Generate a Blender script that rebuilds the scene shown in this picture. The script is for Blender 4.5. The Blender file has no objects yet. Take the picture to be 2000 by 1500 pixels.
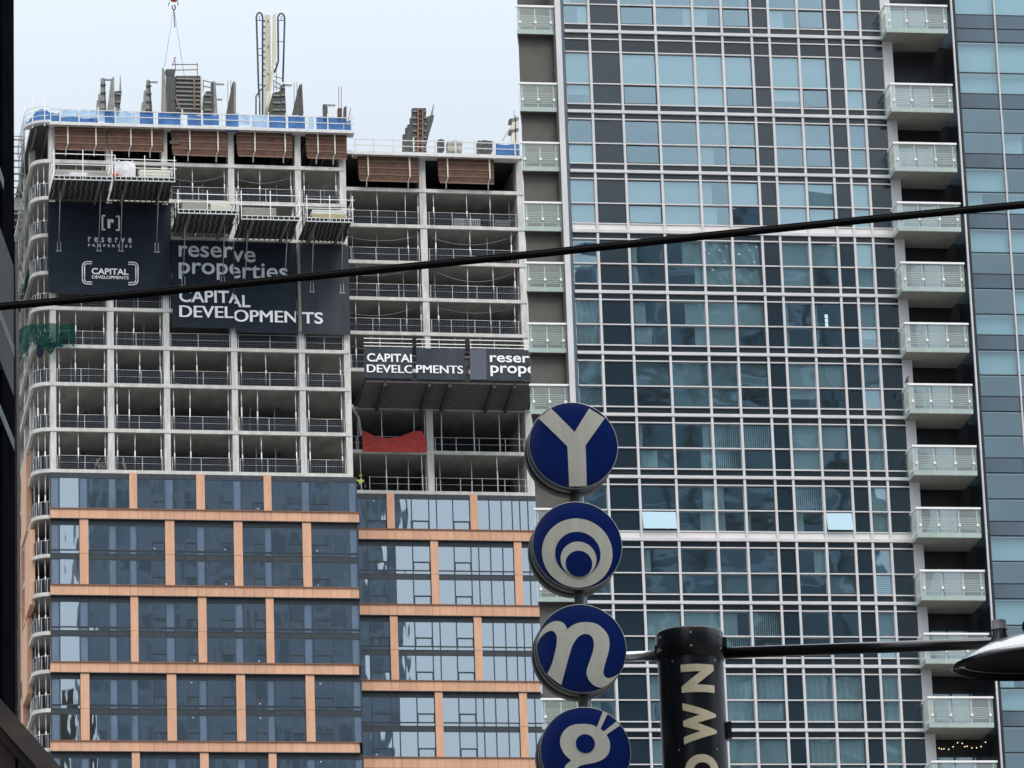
import bpy, bmesh, math, random
from mathutils import Vector, Matrix
rnd = random.Random(7)
S = bpy.context.scene
COL = S.collection

# ---------------------------------------------------------------- camera, sky, sun, exposure
FPX = 9000.0                                   # focal length in photo pixels (2000 px wide)
PITCH, ROLL = math.radians(17.18), math.radians(-2.03)
CAM = Vector((0, 0, 1.7))
_f = Vector((0, math.cos(PITCH), math.sin(PITCH)))
_r0 = Vector((1, 0, 0)); _u0 = _r0.cross(_f)
_c, _s = math.cos(ROLL), math.sin(ROLL)
CR, CU = _c * _r0 + _s * _u0, -_s * _r0 + _c * _u0
cd = bpy.data.cameras.new('camera'); cam = bpy.data.objects.new('camera', cd); COL.objects.link(cam)
cd.sensor_width = 36; cd.lens = FPX / 2000 * 36
cd.clip_start = 0.5; cd.clip_end = 6000
cam.matrix_world = Matrix(((CR.x, CU.x, -_f.x, CAM.x), (CR.y, CU.y, -_f.y, CAM.y), (CR.z, CU.z, -_f.z, CAM.z), (0, 0, 0, 1)))
S.camera = cam

SUN_EL, SUN_ROT = math.radians(55), math.radians(150)      # high, behind the camera, behind cloud
W = bpy.data.worlds.new('World'); S.world = W; W.use_nodes = True
nt = W.node_tree; nt.nodes.clear()
def wn(t): return nt.nodes.new(t)
sky = wn('ShaderNodeTexSky'); sky.sky_type = 'NISHITA'; sky.sun_disc = False
sky.sun_elevation = SUN_EL; sky.sun_rotation = SUN_ROT; sky.dust_density = 4.0; sky.air_density = 1.0
geo = wn('ShaderNodeNewGeometry'); sep = wn('ShaderNodeSeparateXYZ')
tc = wn('ShaderNodeTexCoord'); nt.links.new(tc.outputs['Generated'], sep.inputs[0])
ramp = wn('ShaderNodeValToRGB')                            # cloud deck: pale at the horizon, brighter overhead
ramp.color_ramp.elements[0].position = 0.0; ramp.color_ramp.elements[0].color = (.66, .745, .83, 1)
ramp.color_ramp.elements[1].position = 1.0; ramp.color_ramp.elements[1].color = (1.0, 1.0, 1.0, 1)
e = ramp.color_ramp.elements.new(0.28); e.color = (.69, .78, .865, 1)
nt.links.new(sep.outputs['Z'], ramp.inputs[0])
cn = wn('ShaderNodeTexNoise'); cn.inputs['Scale'].default_value = 2.2; cn.inputs['Detail'].default_value = 5
nt.links.new(tc.outputs['Generated'], cn.inputs['Vector'])
cm = wn('ShaderNodeMapRange'); cm.inputs['To Min'].default_value = 6.6; cm.inputs['To Max'].default_value = 7.9
nt.links.new(cn.outputs['Fac'], cm.inputs['Value'])
zg = wn('ShaderNodeMapRange'); zg.inputs['From Min'].default_value = .3; zg.inputs['To Min'].default_value = 1.0; zg.inputs['To Max'].default_value = 3.9
nt.links.new(sep.outputs['Z'], zg.inputs['Value'])
m1 = wn('ShaderNodeMath'); m1.operation = 'MULTIPLY'; nt.links.new(cm.outputs[0], m1.inputs[0]); nt.links.new(zg.outputs[0], m1.inputs[1])
vm = wn('ShaderNodeVectorMath'); vm.operation = 'SCALE'; nt.links.new(ramp.outputs[0], vm.inputs[0]); nt.links.new(m1.outputs[0], vm.inputs['Scale'])
mx = wn('ShaderNodeMix'); mx.data_type = 'RGBA'; mx.inputs['Factor'].default_value = 0.92
nt.links.new(sky.outputs[0], mx.inputs['A']); nt.links.new(vm.outputs[0], mx.inputs['B'])
bg = wn('ShaderNodeBackground'); bg.inputs['Strength'].default_value = 0.1
wo = wn('ShaderNodeOutputWorld'); nt.links.new(mx.outputs['Result'], bg.inputs[0]); nt.links.new(bg.outputs[0], wo.inputs[0])

ld = bpy.data.lights.new('sun', 'SUN'); ld.energy = 1.4; ld.angle = math.radians(25); ld.color = (1, .96, .9)
sun = bpy.data.objects.new('sun', ld); COL.objects.link(sun)
# the sky's rotation is measured from +Y towards +X
sd = Vector((math.sin(SUN_ROT) * math.cos(SUN_EL), math.cos(SUN_ROT) * math.cos(SUN_EL), math.sin(SUN_EL)))
sun.rotation_euler = sd.to_track_quat('Z', 'Y').to_euler(); sun.location = (0, -50, 200)
S.view_settings.view_transform = 'Standard'; S.view_settings.look = 'None'
S.view_settings.exposure = 0.36; S.view_settings.gamma = 1.0
S.cycles.max_bounces = 10; S.cycles.transparent_max_bounces = 16; S.cycles.diffuse_bounces = 4
S.cycles.caustics_reflective = False; S.cycles.caustics_refractive = False
S.cycles.use_denoising = True

# ---------------------------------------------------------------- real positions of what the camera saw
def ray(px, py): return CR * ((px - 1000) / FPX) - CU * ((py - 750) / FPX) + _f
class Frame:
    """A facade plane: u runs along it to the right, d goes into the building, z is up."""
    def __init__(s, yaw, dist, px0, py0):
        a = math.radians(yaw); s.yaw = a
        s.e = Vector((math.cos(a), math.sin(a), 0)); s.n = Vector((-math.sin(a), math.cos(a), 0))
        s.dist = dist
        k = ray(px0, py0); P = CAM + k * (dist / s.n.dot(k)); s.O = Vector((P.x, P.y, 0))
    def hit(s, px, py, d=0.0):
        k = ray(px, py); P = CAM + k * ((s.dist + d) / s.n.dot(k)); q = P - s.O
        return q.dot(s.e), P.z
    def side(s, px, py, u):
        k = ray(px, py); t = (u - (CAM - s.O).dot(s.e)) / s.e.dot(k); P = CAM + k * t
        return (P - s.O).dot(s.n), P.z
    def w(s, u, d, z): return s.O + s.e * u + s.n * d + Vector((0, 0, z))
LDIST, RDIST = 301.5, 201.0
_t = Frame(10.67, 100, 98, 920); LDIST = 100 * 2.95 / (_t.hit(98, 675)[1] - _t.hit(98, 749)[1])
_t = Frame(9.16, 100, 1098, 750); RDIST = 100 * 2.95 * 10 / (_t.hit(1292, 338)[1] - _t.hit(1292 + 0.03 * 0 + 45, 338 + (1427 - 338) * 10 / 9)[1]) if False else 100 * 2.95 * 9 / (_t.hit(1292, 338)[1] - _t.hit(1342, 1427)[1])
L = Frame(10.67, LDIST, 98, 920); R = Frame(9.16, RDIST, 1098, 750)
N = Frame(0, 36.0, 1130, 1000)                 # the street sign's plane, 36 m off

# ---------------------------------------------------------------- materials
M = {}
def new(name):
    m = bpy.data.materials.new(name); m.use_nodes = True; n = m.node_tree; n.nodes.clear(); M[name] = m
    return m, n, n.nodes.new, n.links.new, n.nodes.new('ShaderNodeOutputMaterial')
def plain(name, c, rough=.6, metal=0, var=.12, scale=3.0, stretch=(1, 1, 1), bump=0, spec=.5, c2=None, coat=0, each=0):
    m, n, A, K, out = new(name)
    p = A('ShaderNodeBsdfPrincipled'); K(p.outputs[0], out.inputs[0])
    t = A('ShaderNodeTexCoord'); mp = A('ShaderNodeMapping'); mp.inputs['Scale'].default_value = stretch; K(t.outputs['Object'], mp.inputs[0])
    no = A('ShaderNodeTexNoise'); no.inputs['Scale'].default_value = scale; no.inputs['Detail'].default_value = 6; no.inputs['Roughness'].default_value = .65
    K(mp.outputs[0], no.inputs['Vector'])
    cr = A('ShaderNodeValToRGB'); K(no.outputs['Fac'], cr.inputs[0])
    lo = c2 or tuple(x * (1 - var) for x in c); hi = tuple(min(1, x * (1 + var)) for x in c) if not c2 else c
    cr.color_ramp.elements[0].position = .33; cr.color_ramp.elements[0].color = (*lo, 1)
    cr.color_ramp.elements[1].position = .67; cr.color_ramp.elements[1].color = (*hi, 1)
    if each:                                              # every panel a touch lighter or darker than its neighbour
        g_ = A('ShaderNodeNewGeometry'); r_ = A('ShaderNodeMapRange'); K(g_.outputs['Random Per Island'], r_.inputs['Value']); r_.inputs['To Min'].default_value = 1 - each; r_.inputs['To Max'].default_value = 1 + each
        v_ = A('ShaderNodeVectorMath'); v_.operation = 'SCALE'; K(cr.outputs[0], v_.inputs[0]); K(r_.outputs[0], v_.inputs['Scale']); K(v_.outputs[0], p.inputs['Base Color'])
    else: K(cr.outputs[0], p.inputs['Base Color'])
    p.inputs['Roughness'].default_value = rough; p.inputs['Metallic'].default_value = metal; p.inputs['Specular IOR Level'].default_value = spec
    p.inputs['Coat Weight'].default_value = coat; p.inputs['Coat Roughness'].default_value = .08
    if bump:
        b = A('ShaderNodeBump'); b.inputs['Strength'].default_value = bump; b.inputs['Distance'].default_value = .02
        K(no.outputs['Fac'], b.inputs['Height']); K(b.outputs[0], p.inputs['Normal'])
    return m
plain('concrete', (.66, .65, .62), .85, c2=(.44, .43, .405), scale=1.4, bump=.2, stretch=(1, 1, .6))
plain('concrete_column', (.68, .67, .64), .85, scale=1.6, bump=.2, stretch=(1.6, 1.6, .35), c2=(.42, .41, .385))
plain('concrete_soffit_shaded', (.27, .26, .245), .9, var=.25, scale=.8, stretch=(1, .4, 1))  # slab concrete darkened, shade of the ceilings put into the colour
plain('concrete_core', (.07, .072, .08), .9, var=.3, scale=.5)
plain('terracotta', (.66, .385, .26), .65, scale=1.2, stretch=(2.5, 2.5, .4), c2=(.56, .315, .20), each=.09, spec=.3)
plain('terracotta_joint', (.22, .11, .07), .8)
plain('white_metal', (.82, .81, .80), .45, var=.05, scale=2)
plain('fence_white', (.60, .60, .595), .6, var=.12, scale=3)
plain('mullion_white', (.57, .56, .57), .45, var=.09, scale=1.2, stretch=(1, 1, .3))
plain('galvanised', (.50, .52, .53), .45, metal=.3, var=.12, scale=4)
plain('rail_grey', (.42, .44, .45), .5, metal=.2, var=.15)
plain('dark_alu', (.035, .043, .05), .35, var=.2, spec=.5)
plain('plywood', (.150, .082, .058), .8, scale=1.9, stretch=(.7, 1, 2.2), bump=.1, c2=(.070, .042, .033), spec=.15)
plain('batten', (.20, .125, .095), .8, var=.2)
plain('rib_paint', (.60, .58, .50), .6, var=.15)
plain('form_steel', (.085, .085, .08), .6, scale=2.5, bump=.15, c2=(.035, .035, .035), metal=.2)
plain('form_grey', (.27, .27, .25), .7, scale=2, c2=(.16, .16, .15))
plain('deck_dark', (.05, .049, .053), .8, var=.3, scale=2)
plain('joist', (.17, .15, .155), .7, var=.25)
plain('banner', (.017, .025, .038), .7, scale=.9, c2=(.011, .017, .027), bump=.1, spec=.15)
plain('banner_worn', (.050, .058, .070), .6, scale=.6, stretch=(1, 1, .25), c2=(.020, .027, .038), spec=.2)
plain('banner_grey', (.085, .10, .13), .6, var=.08, spec=.3)
plain('print_white', (.82, .84, .86), .6, var=.02)
plain('print_grey', (.58, .61, .66), .6, var=.03)
plain('tarp_red', (.56, .06, .045), .6, scale=2.5, stretch=(2, 1, .6), bump=.5, c2=(.40, .035, .03))
plain('net_dark', (.012, .02, .05), .8)
plain('cream', (.62, .58, .47), .5, scale=2, stretch=(1, 1, .4), c2=(.50, .46, .37))
plain('pipe', (.055, .07, .10), .45, metal=.3)
plain('rebar', (.20, .13, .10), .8, var=.3, scale=6)
plain('hook_red', (.40, .05, .035), .45, var=.2, scale=4)
plain('wire', (.14, .14, .14), .6)
plain('bag_white', (.74, .75, .77), .8, var=.08, scale=3, bump=.5)
plain('lumber', (.52, .43, .24), .8, var=.2, scale=5)
plain('block', (.33, .32, .29), .9, var=.3, scale=8, bump=.4)
plain('board_white', (.66, .66, .64), .7, var=.1)
plain('orange', (.62, .12, .04), .6)
plain('hivis', (.62, .80, .06), .7, var=.1, scale=8)
plain('denim', (.02, .03, .06), .85)
plain('skin', (.40, .24, .17), .6, var=.05)
plain('helmet', (.75, .62, .08), .4)
plain('spandrel', (.011, .023, .034), .10, var=.12, scale=.6, spec=1.0)
plain('spandrel_strip', (.010, .019, .025), .16, var=.2, scale=.8, spec=.8)
plain('white_panel', (.68, .65, .64), .5, var=.05, scale=1.0)
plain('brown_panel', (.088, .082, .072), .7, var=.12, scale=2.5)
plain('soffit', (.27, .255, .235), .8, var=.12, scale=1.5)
plain('slab_mint', (.70, .76, .73), .7, var=.08, scale=2)
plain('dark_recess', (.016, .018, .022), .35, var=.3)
plain('room', (.055, .058, .065), .9, var=.3, scale=.35)
plain('blind', (.95, .95, .93), .9, var=.04, scale=.5, stretch=(1, 1, .5))
plain('blind_grey', (.40, .43, .44), .9, var=.2, scale=.6)
plain('slat', (.66, .72, .80), .7, var=.05)
plain('curtain_spandrel', (.085, .125, .165), .25, var=.1, scale=.5, spec=.6)
plain('pale_panel', (.12, .175, .255), .12, var=.16, scale=.8, stretch=(1, 1, .35), spec=.9)  # narrow back-painted panels, pale by their own colour
plain('sign_blue', (.003, .019, .15), .30, var=.10, scale=3, spec=.22)
plain('sign_cream', (.80, .78, .68), .4, scale=5, stretch=(3, 1, .4), c2=(.70, .68, .58), spec=.4)
plain('sign_rim', (.050, .048, .045), .5, var=.3, scale=10)
plain('steel_pole', (.46, .44, .42), .45, metal=.2, scale=5, stretch=(4, 4, .4), c2=(.13, .125, .12))
plain('steel_bright', (.58, .58, .60), .32, metal=.85, var=.15, scale=6)
plain('black_paint', (.008, .009, .013), .33, scale=9, stretch=(3, 3, .35), c2=(.005, .005, .008), spec=.45)
plain('black_gloss', (.006, .006, .008), .22, var=.3, scale=6, spec=.5, coat=.15)
plain('letter_gold', (.74, .66, .45), .5, var=.06, scale=20)
plain('rubber', (.004, .0035, .004), .6, var=.35, scale=14, spec=.06)
plain('lamp_shade', (.13, .13, .14), .25, spec=.8, coat=1, var=.2, scale=6)
plain('lamp_inner', (.006, .005, .006), .7, spec=.1)
plain('photocell', (.16, .155, .165), .5, var=.1, scale=12)
plain('brass', (.42, .34, .18), .4, metal=.5)
plain('dark_frame', (.006, .0065, .008), .8, var=.3, scale=2, spec=0)
plain('grey_cladding', (.10, .11, .115), .8, var=.1, scale=1, spec=0)
plain('rust_stone', (.075, .055, .045), .9, scale=7, bump=.5, c2=(.030, .022, .018))
plain('brown_stone', (.135, .105, .088), .85, scale=2.6, bump=.35, stretch=(1, 1, .35), c2=(.070, .053, .045))
plain('coping', (.10, .083, .072), .8, var=.3, scale=5, bump=.3)
plain('asphalt', (.05, .05, .052), .9, var=.2, scale=.5)
plain('paving', (.26, .25, .24), .9, var=.15, scale=.4)
plain('ground', (.14, .14, .135), .95, var=.2, scale=.05)
plain('paint_line', (.75, .75, .72), .7)
plain('bird', (.05, .05, .06), .7)
plain('opaque_dark', (.02, .024, .03), .3)
plain('dim_glass', (.05, .06, .062), .6, var=.2, scale=.6, spec=0)

def glass(name, tint, refl, rcol, wob, dirt=0.0, wscale=.55, rough=.015, tall=1.0):
    """Coated window glass: tinted see-through plus a mirror part that each pane bends a little."""
    m, n, A, K, out = new(name)
    t = A('ShaderNodeTexCoord'); g = A('ShaderNodeNewGeometry')
    sc_ = A('ShaderNodeVectorMath'); sc_.operation = 'SCALE'; sc_.inputs['Scale'].default_value = 1
    cb = A('ShaderNodeCombineXYZ'); mu = A('ShaderNodeMath'); mu.operation = 'MULTIPLY'; mu.inputs[1].default_value = 37.0
    K(g.outputs['Random Per Island'], mu.inputs[0]); K(mu.outputs[0], cb.inputs['Y'])
    ad = A('ShaderNodeVectorMath'); ad.operation = 'ADD'; mpp = A('ShaderNodeMapping'); mpp.inputs['Scale'].default_value = (1, 1, tall); K(t.outputs['Object'], mpp.inputs[0]); K(mpp.outputs[0], ad.inputs[0]); K(cb.outputs[0], ad.inputs[1])
    no = A('ShaderNodeTexNoise'); no.inputs['Scale'].default_value = wscale; no.inputs['Detail'].default_value = 1.5; no.inputs['Roughness'].default_value = .45
    K(ad.outputs[0], no.inputs['Vector'])
    b = A('ShaderNodeBump'); b.inputs['Strength'].default_value = 1.0; b.inputs['Distance'].default_value = wob
    K(no.outputs['Fac'], b.inputs['Height'])
    gl = A('ShaderNodeBsdfGlossy'); gl.inputs['Roughness'].default_value = rough; gl.inputs['Color'].default_value = (*rcol, 1)
    K(b.outputs[0], gl.inputs['Normal'])
    tr = A('ShaderNodeBsdfTransparent'); tr.inputs['Color'].default_value = (*tint, 1)
    mix = A('ShaderNodeMixShader'); K(tr.outputs[0], mix.inputs[1]); K(gl.outputs[0], mix.inputs[2])
    lw = A('ShaderNodeLayerWeight'); lw.inputs['Blend'].default_value = .3
    ma = A('ShaderNodeMath'); ma.operation = 'MULTIPLY_ADD'; K(lw.outputs['Fresnel'], ma.inputs[0]); ma.inputs[1].default_value = .5; ma.inputs[2].default_value = refl
    K(ma.outputs[0], mix.inputs[0])
    last = mix
    if dirt:
        df = A('ShaderNodeBsdfDiffuse'); df.inputs['Color'].default_value = (.74, .83, .80, 1)
        mm = A('ShaderNodeMixShader'); mm.inputs[0].default_value = dirt; K(mix.outputs[0], mm.inputs[1]); K(df.outputs[0], mm.inputs[2]); last = mm
    K(last.outputs[0], out.inputs[0])
    return m
glass('glass_new', (.60, .72, .80), .66, (.80, .91, 1.0), .0055, wscale=1.1, tall=.3)
glass('glass_old', (.76, .97, 1.0), .41, (.66, .89, 1.0), .0065, wscale=.5, tall=1.7)
glass('glass_wing', (.68, .94, 1.0), .28, (.70, .90, 1.0), .005)
glass('glass_guard', (.87, .94, .915), .06, (1, 1, 1), .002, dirt=.20)

def lattice(name, c, step, fill, c2=None):
    """Wire mesh / netting: fine threads with air between."""
    m, n, A, K, out = new(name)
    t = A('ShaderNodeTexCoord'); sp = A('ShaderNodeSeparateXYZ'); K(t.outputs['Object'], sp.inputs[0])
    hv = []
    su = A('ShaderNodeMath'); su.operation = 'ADD'; K(sp.outputs['X'], su.inputs[0]); K(sp.outputs['Y'], su.inputs[1])
    for src in (su.outputs[0], sp.outputs['Z']):
        a = A('ShaderNodeMath'); a.operation = 'DIVIDE'; a.inputs[1].default_value = step; K(src, a.inputs[0])
        f = A('ShaderNodeMath'); f.operation = 'FRACT'; K(a.outputs[0], f.inputs[0])
        l = A('ShaderNodeMath'); l.operation = 'LESS_THAN'; l.inputs[1].default_value = fill; K(f.outputs[0], l.inputs[0]); hv.append(l)
    mxn = A('ShaderNodeMath'); mxn.operation = 'MAXIMUM'; K(hv[0].outputs[0], mxn.inputs[0]); K(hv[1].outputs[0], mxn.inputs[1])
    d = A('ShaderNodeBsdfDiffuse'); d.inputs['Color'].default_value = (*c, 1); tr = A('ShaderNodeBsdfTransparent')
    if c2 is not None: tr.inputs['Color'].default_value = (*c2, 1)
    mix = A('ShaderNodeMixShader'); K(mxn.outputs[0], mix.inputs[0]); K(tr.outputs[0], mix.inputs[1]); K(d.outputs[0], mix.inputs[2])
    K(mix.outputs[0], out.inputs[0])
lattice('mesh_wire', (.07, .075, .085), .16, .26, (.8, .8, .85))
lattice('debris_net', (.010, .055, .048), .10, .38, (.48, .62, .58))
def sheet(name, c, c2, see):
    """Thin plastic sheeting: lets some light through."""
    m, n, A, K, out = new(name)
    t = A('ShaderNodeTexCoord'); no = A('ShaderNodeTexNoise'); no.inputs['Scale'].default_value = 1.3; no.inputs['Detail'].default_value = 4; K(t.outputs['Object'], no.inputs['Vector'])
    cr = A('ShaderNodeValToRGB'); K(no.outputs['Fac'], cr.inputs[0]); cr.color_ramp.elements[0].position = .35; cr.color_ramp.elements[1].position = .65
    cr.color_ramp.elements[0].color = (*c, 1); cr.color_ramp.elements[1].color = (*c2, 1)
    d = A('ShaderNodeBsdfDiffuse'); K(cr.outputs[0], d.inputs['Color']); tl = A('ShaderNodeBsdfTranslucent'); K(cr.outputs[0], tl.inputs['Color'])
    tr = A('ShaderNodeBsdfTransparent'); tr.inputs['Color'].default_value = (*[min(1, x * 1.6 + .25) for x in c2], 1)
    a = A('ShaderNodeMixShader'); a.inputs[0].default_value = .45; K(d.outputs[0], a.inputs[1]); K(tl.outputs[0], a.inputs[2])
    b = A('ShaderNodeMixShader'); b.inputs[0].default_value = see; K(a.outputs[0], b.inputs[1]); K(tr.outputs[0], b.inputs[2]); K(b.outputs[0], out.inputs[0])
sheet('tarp_blue', (.035, .10, .28), (.07, .19, .44), .18)
sheet('tarp_pale', (.20, .36, .68), (.38, .54, .80), .42)
def windows_wall(name, wall, pane, su, sz):
    """A plain far wall with rows of dark panes."""
    m, n, A, K, out = new(name)
    t = A('ShaderNodeTexCoord'); mp = A('ShaderNodeMapping'); K(t.outputs['Object'], mp.inputs[0]); mp.inputs['Rotation'].default_value = (math.radians(90), 0, 0)
    br = A('ShaderNodeTexBrick'); br.offset = 0; br.inputs['Scale'].default_value = 1; br.inputs['Mortar Size'].default_value = .35
    br.inputs['Brick Width'].default_value = su; br.inputs['Row Height'].default_value = sz; br.inputs['Mortar Smooth'].default_value = 0
    br.inputs['Color1'].default_value = (*pane, 1); br.inputs['Color2'].default_value = (*[x * 1.8 for x in pane], 1); br.inputs['Mortar'].default_value = (*wall, 1)
    K(mp.outputs[0], br.inputs['Vector'])
    p = A('ShaderNodeBsdfPrincipled'); K(br.outputs['Color'], p.inputs['Base Color']); p.inputs['Roughness'].default_value = .5; K(p.outputs[0], out.inputs[0])
windows_wall('rear_windows', (.12, .16, .205), (.062, .09, .12), 2.4, 2.95)
windows_wall('opposite_windows', (.235, .305, .375), (.08, .11, .14), 7.5, 9.0)
m, n, A, K, out = new('bulb'); em = A('ShaderNodeEmission'); em.inputs[0].default_value = (1, .68, .34, 1); em.inputs[1].default_value = 2.2; K(em.outputs[0], out.inputs[0])
m, n, A, K, out = new('lamp_on'); em = A('ShaderNodeEmission'); em.inputs[0].default_value = (.95, 1, .95, 1); em.inputs[1].default_value = 1.2; K(em.outputs[0], out.inputs[0])

# ---------------------------------------------------------------- builders
class MB:
    def __init__(s): s.v = []; s.f = []; s.sm = []
    def add(s, vs, fs, smooth=False):
        k = len(s.v); s.v += [tuple(x) for x in vs]; s.f += [tuple(i + k for i in f) for f in fs]; s.sm += [smooth] * len(fs); return s
    def box(s, u0, u1, d0, d1, z0, z1):
        if u0 > u1: u0, u1 = u1, u0
        if d0 > d1: d0, d1 = d1, d0
        if z0 > z1: z0, z1 = z1, z0
        return s.add([(u0, d0, z0), (u1, d0, z0), (u1, d1, z0), (u0, d1, z0), (u0, d0, z1), (u1, d0, z1), (u1, d1, z1), (u0, d1, z1)],
                     [(0, 3, 2, 1), (4, 5, 6, 7), (0, 1, 5, 4), (1, 2, 6, 5), (2, 3, 7, 6), (3, 0, 4, 7)])
    def quad(s, a, b, c, d): return s.add([a, b, c, d], [(0, 1, 2, 3)])
    def prism(s, pts, d0, d1):
        """pts (u,z) outline, anticlockwise from the front, pushed from d0 to d1"""
        ar = sum(pts[i][0] * pts[(i + 1) % len(pts)][1] - pts[(i + 1) % len(pts)][0] * pts[i][1] for i in range(len(pts)))
        if ar < 0: pts = pts[::-1]
        k = len(pts)
        return s.add([(u, d0, z) for u, z in pts] + [(u, d1, z) for u, z in pts],
                     [tuple(range(k)), tuple(range(2 * k - 1, k - 1, -1))] + [((i + 1) % k, i, i + k, (i + 1) % k + k) for i in range(k)])
    def plate(s, pts, z0, z1):
        """pts (u,d) outline, pushed from z0 to z1"""
        ar = sum(pts[i][0] * pts[(i + 1) % len(pts)][1] - pts[(i + 1) % len(pts)][0] * pts[i][1] for i in range(len(pts)))
        if ar < 0: pts = pts[::-1]
        k = len(pts)
        return s.add([(u, d, z0) for u, d in pts] + [(u, d, z1) for u, d in pts],
                     [tuple(range(k - 1, -1, -1)), tuple(range(k, 2 * k))] + [(i, (i + 1) % k, (i + 1) % k + k, i + k) for i in range(k)])
    def tube(s, pts, r, n=6, caps=True, smooth=True):
        pts = [Vector(p) for p in pts]; rs = r if isinstance(r, (list, tuple)) else [r] * len(pts)
        vs = []; fs = []; prev = None
        for i, p in enumerate(pts):
            t = (pts[min(i + 1, len(pts) - 1)] - pts[max(i - 1, 0)]).normalized()
            if prev is None: prev = Vector((0, 0, 1)) if abs(t.z) < .9 else Vector((1, 0, 0))
            a = t.cross(prev); a = a.normalized() if a.length > 1e-6 else t.orthogonal().normalized()
            b = a.cross(t).normalized(); prev = b
            for k in range(n):
                q = 2 * math.pi * (k + .5) / n; vs.append(p + rs[i] * (math.cos(q) * a + math.sin(q) * b))
        for i in range(len(pts) - 1):
            for k in range(n):
                k2 = (k + 1) % n; fs.append((i * n + k, i * n + k2, (i + 1) * n + k2, (i + 1) * n + k))
        s.add(vs, fs, smooth)
        if caps:
            o = len(s.v) - len(vs); s.f += [tuple(o + k for k in range(n - 1, -1, -1)), tuple(o + len(vs) - n + k for k in range(n))]; s.sm += [False, False]
        return s
    def bar(s, p, q, w=.05): return s.tube([p, q], w * .7071, 4, smooth=False)
    def lathe(s, prof, c, n=48, smooth=True, axis='z'):
        """prof (r, h) list turned about the vertical (or depth) axis through c"""
        vs = []; fs = []
        for r, h in prof:
            for k in range(n):
                q = 2 * math.pi * k / n
                vs.append((c[0] + r * math.cos(q), c[1] + r * math.sin(q), c[2] + h) if axis == 'z' else (c[0] + r * math.cos(q), c[1] + h, c[2] + r * math.sin(q)))
        for i in range(len(prof) - 1):
            for k in range(n):
                k2 = (k + 1) % n; f = (i * n + k, i * n + k2, (i + 1) * n + k2, (i + 1) * n + k)
                fs.append(f if axis == 'z' else f[::-1])
        return s.add(vs, fs, smooth)
    def grid(s, fn, nu, nv, smooth=True):
        vs = [fn(i / nu, j / nv) for j in range(nv + 1) for i in range(nu + 1)]
        fs = [(j * (nu + 1) + i, j * (nu + 1) + i + 1, (j + 1) * (nu + 1) + i + 1, (j + 1) * (nu + 1) + i) for j in range(nv) for i in range(nu)]
        return s.add(vs, fs, smooth)
    def ball(s, c, r, n=8, sq=(1, 1, 1)):
        vs = [(c[0], c[1], c[2] - r * sq[2])]; fs = []
        for i in range(1, n):
            a = -math.pi / 2 + math.pi * i / n
            for k in range(2 * n):
                q = math.pi * k / n; vs.append((c[0] + r * sq[0] * math.cos(a) * math.cos(q), c[1] + r * sq[1] * math.cos(a) * math.sin(q), c[2] + r * sq[2] * math.sin(a)))
        vs.append((c[0], c[1], c[2] + r * sq[2])); m_ = 2 * n
        for k in range(m_): fs.append((0, 1 + (k + 1) % m_, 1 + k))
        for i in range(n - 2):
            for k in range(m_): fs.append((1 + i * m_ + k, 1 + i * m_ + (k + 1) % m_, 1 + (i + 1) * m_ + (k + 1) % m_, 1 + (i + 1) * m_ + k))
        o = 1 + (n - 2) * m_
        for k in range(m_): fs.append((o + k, o + (k + 1) % m_, len(vs) - 1))
        return s.add(vs, fs, True)
    def build(s, name, mat, parent=None, label=None, kind=None):
        off = getattr(parent, 'off', None) if isinstance(parent, Node) else None
        if off is None: off = (0, 0, 0)
        me = bpy.data.meshes.new(name); me.from_pydata([(a - off[0], b - off[1], c - off[2]) for a, b, c in s.v], [], s.f); me.update()
        if any(s.sm): me.polygons.foreach_set('use_smooth', s.sm)
        me.materials.append(M[mat])
        o = bpy.data.objects.new(name, me); COL.objects.link(o)
        if parent is not None: o.parent = parent.o
        if label: o['label'] = label
        if kind: o['kind'] = kind
        return Node(o, off)
class Node:
    def __init__(s, o, off): s.o = o; s.off = off
def thing(name, label, cat, fr, u, d, z, group=None):
    """an Empty at the thing's base; its parts are built in the facade's own coordinates"""
    o = bpy.data.objects.new(name, None); COL.objects.link(o); o.empty_display_size = .2
    o.location = fr.w(u, d, z); o.rotation_euler = (0, 0, fr.yaw)
    o['label'] = label; o['category'] = cat
    if group: o['group'] = group
    return Node(o, (u, d, z))
def solo(mb, name, mat, label, cat, fr, u, d, z, group=None):
    """a thing that is one mesh"""
    me = bpy.data.meshes.new(name); me.from_pydata([(a - u, b - d, c - z) for a, b, c in mb.v], [], mb.f); me.update()
    if any(mb.sm): me.polygons.foreach_set('use_smooth', mb.sm)
    me.materials.append(M[mat]); o = bpy.data.objects.new(name, me); COL.objects.link(o)
    o.location = fr.w(u, d, z); o.rotation_euler = (0, 0, fr.yaw); o['label'] = label; o['category'] = cat
    if group: o['group'] = group
    return Node(o, (u, d, z))
def struct(name, mb, mat):
    me = bpy.data.meshes.new(name); me.from_pydata(mb.v, [], mb.f); me.update(); me.materials.append(M[mat])
    o = bpy.data.objects.new(name, me); COL.objects.link(o); o['kind'] = 'structure'; return o
def text2d(s, bold=0.0, spacing=1.0):
    """flat letters as (verts2d, faces), baseline at 0"""
    cu = bpy.data.curves.new('lettering', 'FONT'); cu.body = s; cu.offset = bold; cu.space_character = spacing; cu.resolution_u = 6; cu.size = 1
    ob = bpy.data.objects.new('lettering', cu); COL.objects.link(ob); bpy.context.view_layer.update()
    me = ob.to_mesh(); vs = [(v.co.x, v.co.y) for v in me.vertices]; fs = [tuple(p.vertices) for p in me.polygons]
    ob.to_mesh_clear(); bpy.data.objects.remove(ob); bpy.data.curves.remove(cu)
    return vs, fs
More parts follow.
